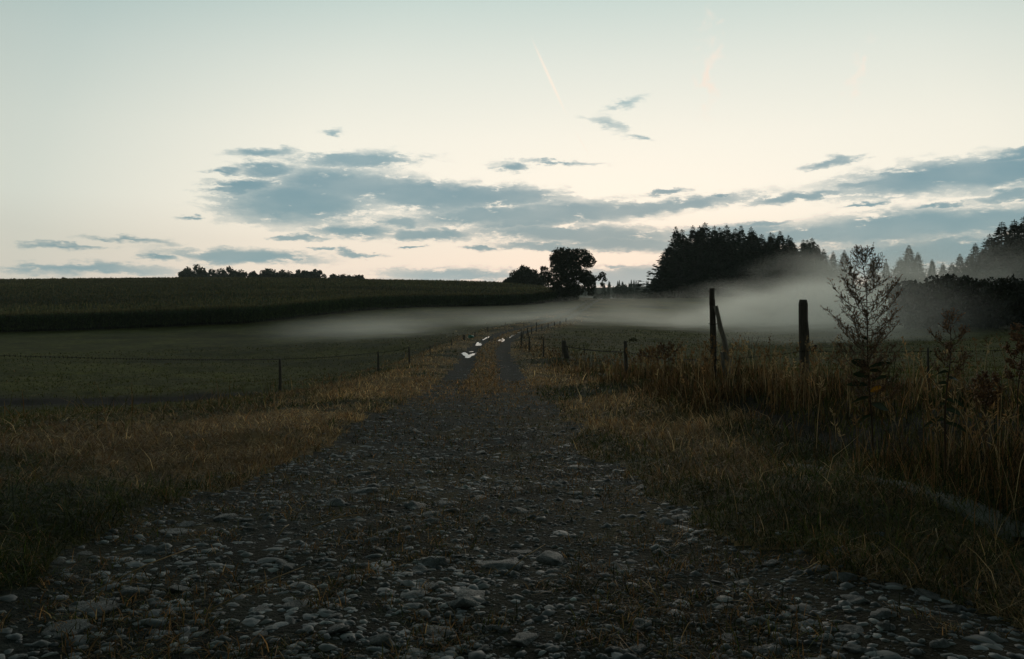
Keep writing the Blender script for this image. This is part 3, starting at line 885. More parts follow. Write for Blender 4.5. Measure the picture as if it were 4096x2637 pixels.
# leaning stick against it
D_ = D1 - .12
mb = MB(); pts = []
for (px, py) in [(715.5, 306), (718, 316), (720, 327), (724, 340), (726.5, 352), (729.5, 364), (731, 376), (732, 392)]:
    q = at(px, py, D_); pts.append(q)
pts = np.array(pts); base = pts[-1].copy(); base[2] = h1(base[0], base[1]) - .05
pts[-1] = base
mb.tube(pts - base, np.array([2.1, 2.2, 2.4, 2.5, 2.5, 2.3, 2.2, 2.0]) / F * D_, 7, (1, 1, 1), True, .8, .25)
s_ = mb.build('leaning_stick', M_palewood, None, tuple(base)); tag(s_, 'crooked pale stick propped against the tallest fence post', 'stick')
mb = MB(); pts = np.array([at(722.5, 352, D_ + .03), at(724, 366, D_ + .03), at(726.5, 382, D_ + .03), at(728, 396, D_ + .03)])
base = pts[-1].copy()
mb.tube(pts - base, np.array([2.2, 2.0, 1.7, 1.6]) / F * D_, 6, (1, 1, 1), True, .6, .3)
s_ = mb.build('split_stake', M_palewood, None, tuple(base)); tag(s_, 'short split stake standing between the tallest post and its leaning stick', 'stake')
# second post
D2 = 13.4; X2 = (804 - CX) / F * D2; z2 = h1(X2, D2)
t2 = empty('fence_post', (X2, D2, z2)); tag(t2, 'thick weathered fence post with a hanging handle, nearest the flowering weed', 'post', 'big wooden posts in the right foreground')
top2 = EYE + (HY - 299.6) / F * D2 - z2; w2 = 8.6 / F * D2 / 2
mb = MB(); lx = lambda px: (px - 804) / F * D2
mb.tube([(lx(804.5), 0, -.3), (lx(804.5), 0, .25), (lx(804.2), 0, .6), (lx(803.8), 0, .85), (lx(803.2), 0, 1.05), (lx(803.1), 0, top2 - .07), (lx(803.1), 0, top2)],
        [w2 * 1.05, w2 * 1.1, w2 * 1.14, w2 * 1.12, w2 * 1.08, w2 * 1.1, w2 * .85], 7, (1, 1, 1), True, .9, .14, .3)
mb.build('post_shaft', M_wood, t2)
hx = lx(808.6); hz = EYE + (HY - 350) / F * D2 - z2
mb = MB(); mb.tube([(hx - .01, -.05, hz + .09), (hx + .012, -.05, hz + .02), (hx + .03, -.05, hz - .015), (hx + .06, -.05, hz)], .005, 5, (1, 1, 1))
hk = mb.build('hook', M_wire, t2)
mb = MB(); mb.tube([(hx + .045, -.05, hz - .02), (hx + .075, -.05, hz + .035), (hx + .105, -.05, hz + .085)], [.026, .028, .027], 10, (1, 1, 1), True)
mb.build('handle', M_cork, t2, smooth=False)

RG = 'fence posts along the right side of the track'
LG = 'fence posts along the left side of the track'
post(625, 341, 627, 369, 4.2, 'short dark rounded post leaning among the tall right grass', RG, D=19)
pR3, top3, _ = post(563.4, 340.4, 567.8, 358, 5.6, 'broad stump like post leaning to the left above the dry right verge', RG)
post(543.3, 338.3, 543.8, 357.5, 1.7, 'slim dark post at the grass edge left of the broad leaning stump', RG)
post(529.3, 336.1, 529.6, 351, 1.9, 'straight post on the right verge in front of the double posts', RG)
post(521.1, 328.8, 521.1, 345.5, 1.25, 'tall thin post of the double pair at the bend', RG)
post(521.9, 333.6, 521.6, 345.8, 1.5, 'short post of the double pair at the bend', RG)
FAR = [(523.2, 331, 523, 338), (527.5, 327.6, 526.7, 335.7), (528.0, 330.5, 528.8, 336), (531.8, 326.8, 531.6, 334), (536.4, 322.2, 536.3, 332), (541.8, 324.4, 541.6, 330.5),
       (548.2, 322.9, 548, 328), (554.3, 321.8, 554.3, 326), (560, 321, 560, 324.7), (566, 318, 566, 322)]
for k_, q in enumerate(FAR):
    lab = {0: 'low post just beyond the double pair at the bend', 1: 'post leaning right beyond the bend, crossing a shorter one', 2: 'shorter post crossing the one that leans right',
           3: 'upright post before the tallest of the misty row', 4: 'tallest post of the misty row beyond the bend'}.get(k_, 'faint thin fence post fading into the mist on the rising track')
    post(*q, 1.0 if k_ != 4 else 1.25, lab, RG)
# thin steel rods on the right
for (a, b_, c_, d_, lab) in [(562.1, 345, 562.3, 357.5, 'thin dark rod beside the broad leaning stump'), (567.3, 346, 569, 357, 'slanting thin rod right of the broad leaning stump'),
                             (583.8, 344.3, 585.8, 362, 'thin rod with an insulator standing in the tall grass')]:
    post(a, b_, c_, d_, .8, lab, 'thin electric fence rods', 'fence_rod', mat=M_wire, k=6, taper=1)

lp = []
lp.append(post(-62, 352, -66, 430, 5, 'fence post beside the left verge', LG, D=10.6)[1])
for q in [((280, 358.5, 280, 392), 3.0, 'nearest dark post of the left fence'), ((378, 351.8, 378.3, 371.5), 2.2, 'second post from the near end of the left fence'),
          ((409, 346.5, 409.5, 364), 1.8, 'third post from the near end of the left fence'), ((451.6, 338.4, 451.8, 345.6), 1.1, 'small left post just before the bend'),
          ((475, 331.8, 475, 336.8), .9, 'small post right behind the green tarpaulin'), ((487.2, 326.8, 488.3, 332), 1.0, 'short crooked post with a branch stub left of the bend'),
          ((505.4, 322.4, 504.4, 328.6), .6, 'thin slanting post in the mist left of the track'), ((523.8, 322, 523.7, 326.5), .6, 'faint far post in the mist left of the rising track')]:
    lp.append(post(*q[0], q[1], q[2], LG)[1])
post(430, 345, 430.5, 355, 1.1, 'weathered short post hidden in brown stalks of the left fence', LG)
# small stump beside the tarp
post(464, 334.6, 464.3, 340, 2.4, 'dark stump beside the green tarpaulin', None, 'stump')
x, y, z = ground_at(471.2, 337.6)
m_, f_ = stone_mesh(900, 3, .62, rough=.12)
ob = obj('tarpaulin', mesh_np('tarpaulin', m_, [f_], M_tarp, smooth=True), None, (x, y, z + .05)); ob.scale = (3.3 / F * y, .3, 5.4 / F * y); tag(ob, 'bundle covered with bright green tarpaulin at the left edge of the bend', 'tarpaulin')

a = np.array(lp[0]); b = np.array(lp[1])
wire([lp[0] - Vector((0, 0, .02)), lp[1] - Vector((0, 0, .02)), lp[2] - Vector((0, 0, .03)), lp[3] - Vector((0, 0, .04)), lp[4] - Vector((0, 0, .05))], 'barbed_wire', 'sagging barbed wire along the left fence', True, .0026, .05)
p_t1 = Vector((X1, D1 - .06, z1 + top1 - 1.235)); p_t2 = Vector((X2, D2 - .08, EYE + (HY - 350.5) / F * D2))
q3 = Vector(at(627, 352, 18.9)); q4 = Vector(at(565, 346, 30))
wire([q4, q3, p_t1 - Vector((.13, 0, 0))], 'barbed_wire', 'barbed wire running left from the tallest right post', True, .0026, .05)
wire([p_t1, p_t2], 'barbed_wire', 'barbed wire strung between the two big right posts', True, .0028, .02)
wire([p_t2, Vector(at(935, 351, 11)), Vector(at(1060, 347, 9.8))], 'barbed_wire', 'wire leading right from the handle post behind the weeds', True, .0022, .02)
post(928, 348, 928, 380, 2.6, 'dim post behind the weeds at the far right', RG, D=11)


# ------------------------------------------------------------------ trees
def leaf_cloud(blobs, n, size, flat=.9, shell=.55, tone=(.030, .042, .014), jit=.3):
    """many small bent leaf clumps through the volume of the blobs"""
    blobs = np.array(blobs, float); vol = blobs[:, 3] ** 2.3; k = rng.choice(len(blobs), n, p=vol / vol.sum())
    d = rng.normal(size=(n, 3)); d /= np.linalg.norm(d, axis=1)[:, None]
    u = rng.random(n); rr = np.where(rng.random(n) < shell, .78 + .3 * u * u, u ** (1 / 3) * .85)
    c = blobs[k, :3] + d * (rr * blobs[k, 3])[:, None] * np.array([1, 1, flat])
    nrm = d + rng.normal(0, .7, (n, 3)); nrm /= np.linalg.norm(nrm, axis=1)[:, None]
    a = np.cross(nrm, rng.normal(size=(n, 3))); a /= np.linalg.norm(a, axis=1)[:, None]; b = np.cross(nrm, a)
    s = (size * np.exp(rng.normal(0, .35, n)))[:, None] / 2
    V = np.stack([c - a * s, c - b * s * .7 - nrm * s * .3, c + a * s, c + b * s * .7 - nrm * s * .3], 1).reshape(-1, 3)
    col = np.repeat(np.array(tone) * np.exp(rng.normal(0, jit, n))[:, None], 4, 0)
    return V, np.arange(n)[:, None] * 4 + np.arange(4)[None], col


def broadleaf(name, base, blobs, n, size, label, group=None, trunk_r=.3, tone=(.030, .042, .014), shell=.55, tube=True, flat=.9, cat='tree'):
    root = empty(name, base); tag(root, label, cat, group)
    V, q, c = leaf_cloud(blobs, n, size, flat, shell, tone)
    obj('crown', mesh_np('crown', V, [q], M_leaf, c), root)
    if tube:
        mb = MB(); bl = sorted(blobs, key=lambda b_: -b_[3])
        top = max(b_[2] for b_ in blobs)
        mb.tube([(0, 0, -.4), (0.02 * top, 0, top * .25), (-.01 * top, 0, top * .5), (0, 0, top * .8)], [trunk_r * 1.2, trunk_r, trunk_r * .75, trunk_r * .3], 9, (1, 1, 1), True, 1, .1)
        for b_ in bl[:10]:
            z0 = max(top * .15, b_[2] * .55)
            mb.tube([(0, 0, z0), (b_[0] * .5, b_[1] * .5, (z0 + b_[2]) / 2 + .05 * top), (b_[0], b_[1], b_[2])], [trunk_r * .45, trunk_r * .3, trunk_r * .1], 6, (1, 1, 1), True)
        mb.build('trunk', M_bark, root)
    return root


# the round tree beside the track
DT = 180.0; sc_ = DT / F / 8.8
bx, by = 1255, 722
zb_ = EYE + (HY - (225 + by / 8.8)) / F * DT
Bz = [(1200, 290, 105), (1290, 262, 62), (1240, 258, 40), (1380, 290, 90), (1435, 330, 62), (1170, 350, 75), (1055, 400, 42), (1070, 465, 48), (1170, 450, 105), (1290, 420, 110), (1395, 455, 80), (1440, 540, 62),
      (1462, 600, 36), (1562, 440, 34), (1580, 480, 24), (1530, 470, 26), (1560, 520, 20), (1490, 470, 30), (1470, 500, 34), (1200, 225, 22), (1260, 215, 20), (1330, 222, 20), (1390, 228, 22), (1470, 290, 22), (1030, 380, 20), (1495, 640, 16), (1120, 520, 50), (1240, 560, 120), (1165, 590, 75), (1330, 570, 75), (1230, 655, 105), (1290, 660, 70), (1420, 480, 70), (1485, 320, 22), (1130, 300, 36), (1300, 330, 80), (1170, 670, 70)]
bl = [((X_ - bx) * sc_, rng.uniform(-1, 1) * (1.6 if r_ > 50 else .6), (by - y_) * sc_, r_ * sc_) for X_, y_, r_ in Bz]
xt_ = (425 + bx / 8.8 - CX) / F * DT
broadleaf('broadleaf_tree', (xt_, DT, zb_), bl, 19000, .38, 'large dark lone tree with ivy clad base beside the track', None, .42, (.026, .036, .013), .6)
mbx = None
# the paler dome of a tree behind it
DT2 = 262.0; sc_ = DT2 / F / 8.8; bx, by = 880, 560; zb_ = EYE + (HY - (225 + by / 8.8)) / F * DT2
bl = [((X_ - bx) * sc_, rng.uniform(-2, 2), (by - y_) * sc_, r_ * sc_) for X_, y_, r_ in [(870, 425, 72), (800, 450, 62), (940, 440, 66), (740, 492, 38), (1005, 480, 62), (870, 490, 100), (780, 510, 70), (960, 520, 80), (710, 500, 24), (860, 372, 22), (1040, 520, 50)]]
broadleaf('broadleaf_tree', ((425 + bx / 8.8 - CX) / F * DT2, DT2, zb_), bl, 9000, .50, 'hazy dome shaped tree behind the lone tree', None, .5, (.034, .044, .018))

# rows of small trees on the left horizon
def horizon_tree(px, py_top, wpx, D, label, group, seed):
    rs = random.Random(seed)
    x = (px - CX) / F * D; zt = EYE + (HY - py_top) / F * D; zg = float(H(np.array([x]), np.array([D]), False)[0])
    h = zt - zg; hw = wpx / F * D / 2
    bl = []
    for k in range(15):
        a = rs.uniform(-1, 1)
        zz = rs.uniform(.2, .86) * h * (1 - .2 * abs(a)); r_ = rs.uniform(.35, .55) * hw
        bl.append((a * hw * .75, rs.uniform(-.6, .6) * hw, zz, min(r_, h - zz)))
    bl.append((rs.uniform(-.2, .2) * hw, 0, h - hw * .38, hw * .4)); bl.append((0, 0, h * .5, hw * .7))
    broadleaf('horizon_tree', (x, D, zg), bl, 2200, .95, label, group, .35, (.034, .044, .019), .6)


G1 = 'trees on the hill crest at the left'
first = [(181, 270.5, 11), (187, 266.5, 12), (194.5, 263.5, 14), (203, 267, 13), (211, 268, 13), (220, 267.5, 14), (230, 266, 12), (238, 269, 15), (244, 271.5, 9)]
second = [(254, 271, 10), (262, 269.5, 12), (270, 267.5, 13), (280, 269, 15), (290, 270.5, 13), (297, 269.5, 9), (305, 270, 13), (314, 269, 12), (320, 270, 10)]
third = [(333, 273, 11), (342, 273.5, 12), (350, 274.5, 10), (358, 274, 12)]
fourth = [(56, 278.3, 8), (63, 277, 9), (70, 279, 8), (33, 280, 9)]
for nm, lst, txt in (('a', first, 'dark tree in the longest leftward clump on the hill crest'), ('b', second, 'dark tree in the middle clump on the hill crest'), ('c', third, 'small tree in the rightmost low clump on the hill crest'), ('d', fourth, 'tiny tree top far left on the horizon behind the crop')):
    for k_, (px, py, wd_) in enumerate(lst):
        lab = 'tallest tree, at the left end of the longest clump on the hill crest' if (nm == 'a' and k_ == 2) else txt
        grp = {'a': 'trees of the longest crest clump', 'b': 'trees of the middle crest clump', 'c': 'trees of the low crest clump', 'd': 'tiny tree tops at far left'}[nm]
        horizon_tree(px, py, wd_ * 1.5, 430 + 8 * (k_ % 3), lab, grp, hash((nm, k_)) % 1000 if False else (ord(nm) * 31 + k_))


# conifers
def conifer_meshes(seed, h=20.0, R0=3.6, ragged=.3, start=.04, dens=1.0):
    rs = np.random.default_rng(seed)
    C_, Dv, Sz, Sd = [], [], [], []
    zs = []; z = h * start
    while z < h * .985:
        zs.append(z); z += (.42 + .35 * (1 - z / h)) / dens
    mb = MB()
    for z in zs:
        t_ = z / h; L0 = R0 * (1 - t_) ** 1.12 * (.6 + .4 * min(1, t_ / .15)) + .06
        nb = int(rs.integers(7, 11) if t_ < .9 else 5); a0 = rs.uniform(0, 6.28)
        for k in range(nb):
            a = a0 + k / nb * 6.28 + rs.normal(0, .2); L = L0 * np.clip(rs.normal(1, ragged), .35, 1.55)
            out = np.array([math.cos(a), math.sin(a), 0]); rise = .45 * (t_ - .35) ; dr = rs.uniform(.05, .28)
            ns = max(3, int(L / .42)); p_end = None
            for s in (np.arange(ns) + rs.uniform(.2, .8)) / ns:
                p = out * L * s + np.array([0, 0, z + L * (rise * s - dr * s * s + .18 * s ** 3)])
                for sd in (-1, 1):
                    side = np.array([-out[1], out[0], 0]) * sd
                    d = out * rs.uniform(.5, 1) + side * rs.uniform(.4, 1) + np.array([0, 0, rs.uniform(-.55, .1)])
                    C_.append(p); Dv.append(d / np.linalg.norm(d)); Sz.append((.22 + .42 * L0 / R0) * (1.15 - .5 * s) * rs.uniform(.8, 1.5)); Sd.append(np.array([0, 0, 1.0]) * .6 + side * .4)
            C_.append(out * L * .9 + np.array([0, 0, z + L * (rise - dr + .15) * .95])); d = out + np.array([0, 0, .25]); Dv.append(d / np.linalg.norm(d)); Sz.append(.30 + .14 * L); Sd.append(np.array([-out[1], out[0], .2]))
    for k in range(int(900 * dens)):                             # dense inner branches
        t_ = start + (.93 - start) * rs.random() ** 1.1; L = R0 * (1 - t_) ** .95 * .62 * math.sqrt(rs.random()); a = rs.uniform(0, 6.28)
        C_.append(np.array([math.cos(a) * L, math.sin(a) * L, h * t_])); d = np.array([math.cos(a), math.sin(a), rs.uniform(-1.2, .2)]); Dv.append(d / np.linalg.norm(d)); Sz.append(.45 + .75 * (1 - t_)); Sd.append(rs.normal(size=3))
    for k in range(5):                                          # leader
        C_.append(np.array([0, 0, h - .7 + .12 * k])); d = np.array([rs.normal(0, .2), rs.normal(0, .2), 1]); Dv.append(d / np.linalg.norm(d)); Sz.append(.36); Sd.append(rs.normal(size=3))
    C_, Dv, Sz, Sd = np.array(C_), np.array(Dv), np.array(Sz)[:, None], np.array(Sd)
    W = np.cross(Dv, Sd); W /= np.linalg.norm(W, axis=1)[:, None] + 1e-9
    V = np.stack([C_ - Dv * Sz * .25, C_ + Dv * Sz * .35 + W * Sz * .30, C_ + Dv * Sz * 1.0, C_ + Dv * Sz * .35 - W * Sz * .30], 1).reshape(-1, 3)
    n = len(C_); tone = np.array((.016, .026, .014)) * np.exp(rs.normal(0, .3, n))[:, None]
    crown = mesh_np('crown', V, [np.arange(n)[:, None] * 4 + np.arange(4)[None]], M_needle, np.repeat(tone, 4, 0))
    mb.tube([(0, 0, -.8), (0, 0, h * .4), (0, 0, h * .97)], [.24, .17, .03], 8, (1, 1, 1))
    trunk = mesh_np('trunk', np.concatenate(mb.V), [np.concatenate(mb.Q), np.concatenate(mb.T)], M_bark, np.concatenate(mb.C))
    return crown, trunk


CON = [conifer_meshes(40 + k, 20, R0, rg, st, 1.1) for k, (R0, rg, st) in enumerate([(5.0, .28, .03), (4.3, .35, .04), (5.6, .3, .02), (4.0, .25, .05), (4.8, .42, .03)])]


def conifer(px, py_top, D, var, label, group, wide=1.0, zg=None, name='conifer_tree'):
    x = (px - CX) / F * D; zt = EYE + (HY - py_top) / F * D
    if zg is None: zg = float(H(np.array([x]), np.array([D]), False)[0])
    s = (zt - zg) / 20
    root = empty(name, (x, D, zg), random.uniform(0, 6.28)); root.scale = (s * wide, s * wide, s)
    tag(root, label, 'conifer', group)
    obj('crown', CON[var % 5][0], root); obj('trunk', CON[var % 5][1], root)
    return root


zx = lambda x_: (2500 + x_ / 1.4) / 4
zy = lambda y_: (800 + y_ / 1.4) / 4
FRONT = [(285, 152, 224), (380, 146, 232), (448, 130, 228), (500, 132, 234), (570, 146, 230), (650, 148, 236), (706, 156, 230), (765, 180, 226), (815, 187, 236), (868, 180, 228), (915, 202, 232), (998, 209, 226), (1047, 219, 230), (1080, 255, 224), (1112, 280, 222)]
for k_, (a, b_, D) in enumerate(FRONT):
    lab = {0: 'leftmost conifer of the big dark wood, with ragged drooping branches', 2: 'tallest pointed conifer left of centre in the big dark wood', 9: 'spire topped conifer toward the right of the big dark wood', 14: 'short conifer at the right end of the big dark wood'}.get(k_, 'dark conifer in the front row of the big wood')
    conifer(zx(a), zy(b_ - 6 + 16 * ((k_ * 3) % 4 == 1)), D, k_, lab, 'conifers of the big dark wood', 1.35 + .6 * ((k_ * 7) % 5) / 5)
FILL = [(225, 300, 219), (250, 270, 226), (330, 225, 220), (420, 230, 219), (475, 215, 222), (540, 220, 220), (600, 230, 219), (675, 225, 221), (735, 235, 220), (790, 255, 219), (845, 260, 222), (900, 275, 219), (955, 275, 221), (1020, 290, 219), (210, 380, 215),
        (320, 190, 245), (420, 170, 247), (530, 180, 246), (620, 185, 248), (720, 195, 245), (830, 215, 246), (930, 235, 247), (1020, 250, 246), (1060, 300, 214), (960, 330, 213), (860, 330, 214), (760, 320, 213), (640, 310, 214), (520, 310, 213), (400, 310, 214), (300, 310, 213)]
for k_, (a, b_, D) in enumerate(FILL):
    conifer(zx(a), zy(b_ - 26), D, k_ + 2, 'dark conifer standing inside the big wood', 'inner conifers of the big dark wood', 1.9)
RIGHT = [(1165, 287, 235, 'small rounded conifer right of the big wood'), (1228, 280, 240, 'pointed slender conifer standing apart right of the big wood'), (1388, 318, 260, 'misty pointed conifer behind the flowering weed'),
         (1462, 340, 265, 'smallest pale conifer in the mist right of the weed'), (1590, 252, 175, 'broad misty conifer with its top above the fog right of the weed'), (1640, 290, 172, 'conifer close on the right of the broad misty one'), (1540, 320, 172, 'low conifer close on the left of the broad misty one'), (1720, 330, 170, 'lower ragged conifer between the misty one and the dark right wood'), (1780, 350, 168, 'low conifer top at the foot of the dark right wood'),
         (1875, 300, 150, 'conifer on the left slope of the dark right wood'), (1962, 238, 150, 'pointed conifer rising before the dark right wood'), (2040, 190, 148, 'conifer stepping up to the tall tops at the right edge')]
for k_, (a, b_, D, lab) in enumerate(RIGHT):
    conifer(zx(a), zy(b_), D, k_ + 1, lab, 'conifers right of the big wood', 1.7 if k_ > 3 else 1.5)
EDGE = [(2110, 122, 146), (2180, 108, 147), (2234, 92, 148), (2290, 90, 146), (2070, 215, 140), (2150, 200, 139), (2220, 190, 138), (1930, 300, 142), (2000, 270, 141), (1830, 350, 145), (2300, 160, 139), (2370, 80, 150)]
for k_, (a, b_, D) in enumerate(EDGE):
    lab = {0: 'left one of the two tall ragged tops at the right edge', 1: 'tallest ragged conifer at the right edge of the frame'}.get(k_, 'dark conifer massed in the wood at the right edge')
    conifer(zx(a), zy(b_), D, k_, lab, 'conifers of the right edge wood', 2.0)

# the hedge of dark bushes beyond the right meadow
BG = 'dark bushes beyond the right meadow'
for k_, (a, b_, wd_, D) in enumerate([(1570, 440, 190, 70), (1650, 460, 190, 68), (1740, 415, 210, 67), (1820, 405, 210, 66), (1900, 415, 210, 64), (1990, 430, 210, 63), (2080, 425, 220, 61), (2170, 420, 220, 60), (2270, 430, 220, 58)]):
    px = zx(a); x = (px - CX) / F * D; zt = EYE + (HY - zy(b_)) / F * D; zg = h1(x, D); h = zt - zg; hw = wd_ / 5.6 / F * D / 2 * 1.25
    rs = random.Random(k_ + 50); bl = []
    for q in range(14):
        aa = rs.uniform(-1, 1); zz = rs.uniform(.15, .85) * h * (1 - .2 * abs(aa)); bl.append((aa * hw, rs.uniform(-.7, .7) * hw, zz, rs.uniform(.3, .45) * hw))
    bl.append((0, 0, h - hw * .5, hw * .5)); bl.append((0, 0, h * .35, hw * .8))
    lab = {0: 'small misty bush at the left end of the dark hedge', 2: 'bush with a domed top at the left of the dark hedge'}.get(k_, 'dark leafy bush in the hedge beyond the right meadow')
    broadleaf('bush', (x, D, zg), bl, 3600, .30, lab, BG, .12, (.016, .021, .009), .5, True, .9, 'bush')

# far ridge seen through the gap, with its wood, and a clump half way
rid = []
xs = np.linspace(-250, 800, 90); DY = 760.0
zc = EYE + 5.0 * DY / F + 3.5 * np.sin(xs / 105) + (xs - 95) * .012
V_ = np.concatenate([np.stack([xs, np.full(90, DY - 190.), np.full(90, -25.)], 1), np.stack([xs, np.full(90, DY), zc], 1), np.stack([xs, np.full(90, DY + 300.), zc - 30], 1)])
q = [(k * 90 + a, k * 90 + a + 1, (k + 1) * 90 + a + 1, (k + 1) * 90 + a) for k in range(2) for a in range(89)]
tag(obj('far_hill', mesh_np('far_hill', V_, [np.array(q)], M_ground, np.tile([.04, .05, .025], (270, 1)), True)), 'far wooded ridge beyond the valley', 'hill', kind='structure')
vs, qs, cs = [], [], []; n = 0
lite, _ = CON[0], None
lv = np.empty(len(CON[3][0].vertices) * 3, np.float32); CON[3][0].vertices.foreach_get('co', lv); lv = lv.reshape(-1, 4, 3)[::4]
for k in range(110):
    x = rng.uniform(40, 210); y = DY + rng.uniform(-55, 15); zz = float(np.interp(x, xs, zc)) - (DY - y) * .12; s = rng.uniform(.22, .42)
    P = lv.copy(); ctr_ = P.mean(1, keepdims=True); P = ctr_ + (P - ctr_) * 2.2; P = P.reshape(-1, 3) * [s * 1.2, s * 1.2, s] + [x, y, zz - 1]
    vs.append(P); qs.append(np.arange(len(P)).reshape(-1, 4) + n); n += len(P)
V_ = np.concatenate(vs)
tag(obj('far_wood', mesh_np('far_wood', V_, [np.concatenate(qs)], M_needle, np.tile([.03, .042, .024], (len(V_), 1)))), 'distant spiky conifer wood on the far ridge in the gap', 'wood', kind='stuff')
for k_, (a, b_, wd_) in enumerate([(617.5, 285.5, 13), (625, 284, 11), (631, 283.8, 9), (637, 288, 8), (644, 292, 14), (652, 292.5, 12), (606, 291, 12), (597, 293, 10)]):
    D = 520; x = (a - CX) / F * D; zt = EYE + (HY - b_) / F * D; zg = EYE - 9 / F * D; h = zt - zg; hw = wd_ / F * D / 2; rs = random.Random(k_)
    bl = [(rs.uniform(-.6, .6) * hw, rs.uniform(-.6, .6) * hw, rs.uniform(.4, .85) * h, rs.uniform(.3, .5) * hw) for _ in range(8)] + [(0, 0, h - .4 * hw, .4 * hw), (0, 0, h * .4, hw * .8)]
    lab = 'hazy tree of the middle clump in the valley gap' if k_ < 4 else 'low hazy shrub in the valley gap'
    broadleaf('valley_tree', (x, D, zg), bl, 900, .9, lab, 'trees of the valley clump' if k_ < 4 else 'low shrubs in the valley gap', .3, (.034, .044, .022))

# ------------------------------------------------------------------ maize field on the hill
EX = [-160, -110, -66, -50, -36, -25, -11, 4, 9, 13]; EY = [76, 90, 102, 105, 110, 130, 158, 171, 176, 190]
edge_y = lambda x_: np.interp(x_, EX, EY)
mv, mq, mt_, mc = [], [], [], []; mn = 0


def maize(x, y, full, wscale):
    global mn
    N = len(x)
    if N == 0: return
    big = (1 + .5 * fbm(x * .4, y, .06, 3, 93))[:, None]
    z = H(x, y, False); h = rng.normal(2.15, .14, N)
    nl = 6 if full else 3
    for k in range(nl):
        f_ = (rng.uniform(.12, .9, N) if full else rng.uniform(.6, .98, N)); a = rng.uniform(0, 6.28, N); L = rng.uniform(.45, .8, N)
        d = np.stack([np.cos(a), np.sin(a), np.zeros(N)], 1); s = np.stack([-np.sin(a), np.cos(a), np.zeros(N)], 1)
        p = np.stack([x, y, z + h * f_], 1); ww = (wscale * .055)[:, None]; Lc = L[:, None]
        V = np.stack([p - s * ww * .5, p + s * ww * .5, p + d * Lc * .55 + [0, 0, .28] - s * ww, p + d * Lc * .55 + [0, 0, .28] + s * ww, p + d * Lc + np.stack([0 * L, 0 * L, rng.uniform(-.3, .15, N)], 1)], 1).reshape(-1, 3)
        o = np.arange(N)[:, None] * 5 + mn
        mq.append(o + np.array([[0, 1, 3, 2]])); mt_.append(o + np.array([[2, 3, 4]])); mv.append(V); mn += len(V)
        mc.append(np.repeat(np.array([.056, .082, .022]) * np.exp(rng.normal(0, .25, N))[:, None] * big * (2.1 if full else 1.05), 5, 0))  # front leaves coloured lighter, lifting the shade the crop casts on itself
    # stalk and tassel
    for (z0, z1, w_, c_) in ((0, .95, .02, (.035, .045, .016)), (.93, 1.13, .035, (.145, .125, .05))):
        if not full and z0 == 0: continue
        a = rng.uniform(0, 6.28, N); s = np.stack([np.cos(a), np.sin(a), 0 * a], 1) * (wscale * w_)[:, None]
        p0 = np.stack([x, y, z + h * z0], 1); p1 = np.stack([x + rng.normal(0, .05, N), y, z + h * z1], 1)
        V = np.stack([p0 - s, p0 + s, p1 + s * .6, p1 - s * .6], 1).reshape(-1, 3)
        mq.append(np.arange(N)[:, None] * 4 + np.arange(4)[None] + mn); mv.append(V); mn += len(V)
        mc.append(np.repeat(np.array(c_) * np.exp(rng.normal(0, .25, N))[:, None] * big, 4, 0))


xx = rng.uniform(-112, 13, 16000); off = rng.exponential(2.0, 16000); yy = edge_y(xx) + off * 1.15
k = off < 6; xx, yy = xx[k], yy[k]
maize(xx, yy, True, np.maximum(1, np.hypot(xx, yy) * .0085))
r = np.sqrt(rng.uniform(75 ** 2, 300 ** 2, 90000)); a = rng.uniform(R(-36), R(8), 90000); xx, yy = r * np.sin(a), r * np.cos(a)
k = (yy > edge_y(xx) + 2) & (xx < XC(yy) - 9 - .0 * yy) & (xx < 12 - sst(yy, 190, 250) * 2)
xx, yy = xx[k], yy[k]
maize(xx, yy, False, np.maximum(1.2, np.hypot(xx, yy) * .012))
# closed canopy under the leaf tops
gu = np.linspace(-160, 12, 150); gv = np.concatenate([np.linspace(2.6, 12, 10), np.linspace(16, 200, 70)])
GU, GV = np.meshgrid(gu, gv); GY = edge_y(GU) + GV; GZ = H(GU, GY, False) + 1.75 + .12 * fbm(GU, GY, .7, 3, 91)
n0 = mn; nv, nu = GU.shape
mv.append(np.stack([GU.ravel(), GY.ravel(), GZ.ravel()], 1)); mc.append(np.array([.066, .067, .022]) * (1 + .45 * fbm(GU.ravel() * .4, GY.ravel(), .06, 3, 93) + .2 * fbm(GU.ravel(), GY.ravel() * 2, .3, 2, 94))[:, None]); mn += GU.size
ii = np.arange(nv - 1)[:, None] * nu + np.arange(nu - 1)[None]
mq.append((np.stack([ii, ii + 1, ii + nu + 1, ii + nu], -1).reshape(-1, 4)) + n0)
fb = np.stack([gu, edge_y(gu) + 2.6, H(gu, edge_y(gu) + 2.6, False) - .2], 1); n1_ = mn; mv.append(fb); mc.append(np.tile([.055, .075, .024], (nu, 1))); mn += nu  # sheet behind the front plants, colour lightened against that shade
mq.append(np.stack([n1_ + np.arange(nu - 1), n1_ + np.arange(1, nu), n0 + np.arange(1, nu), n0 + np.arange(nu - 1)], 1))
tag(obj('maize_field', mesh_np('maize_field', np.concatenate(mv), [np.concatenate(mq), np.concatenate(mt_)], M_maize, np.concatenate(mc))), 'tall maize crop covering the hill on the left, its front edge dark', 'crop', kind='stuff')


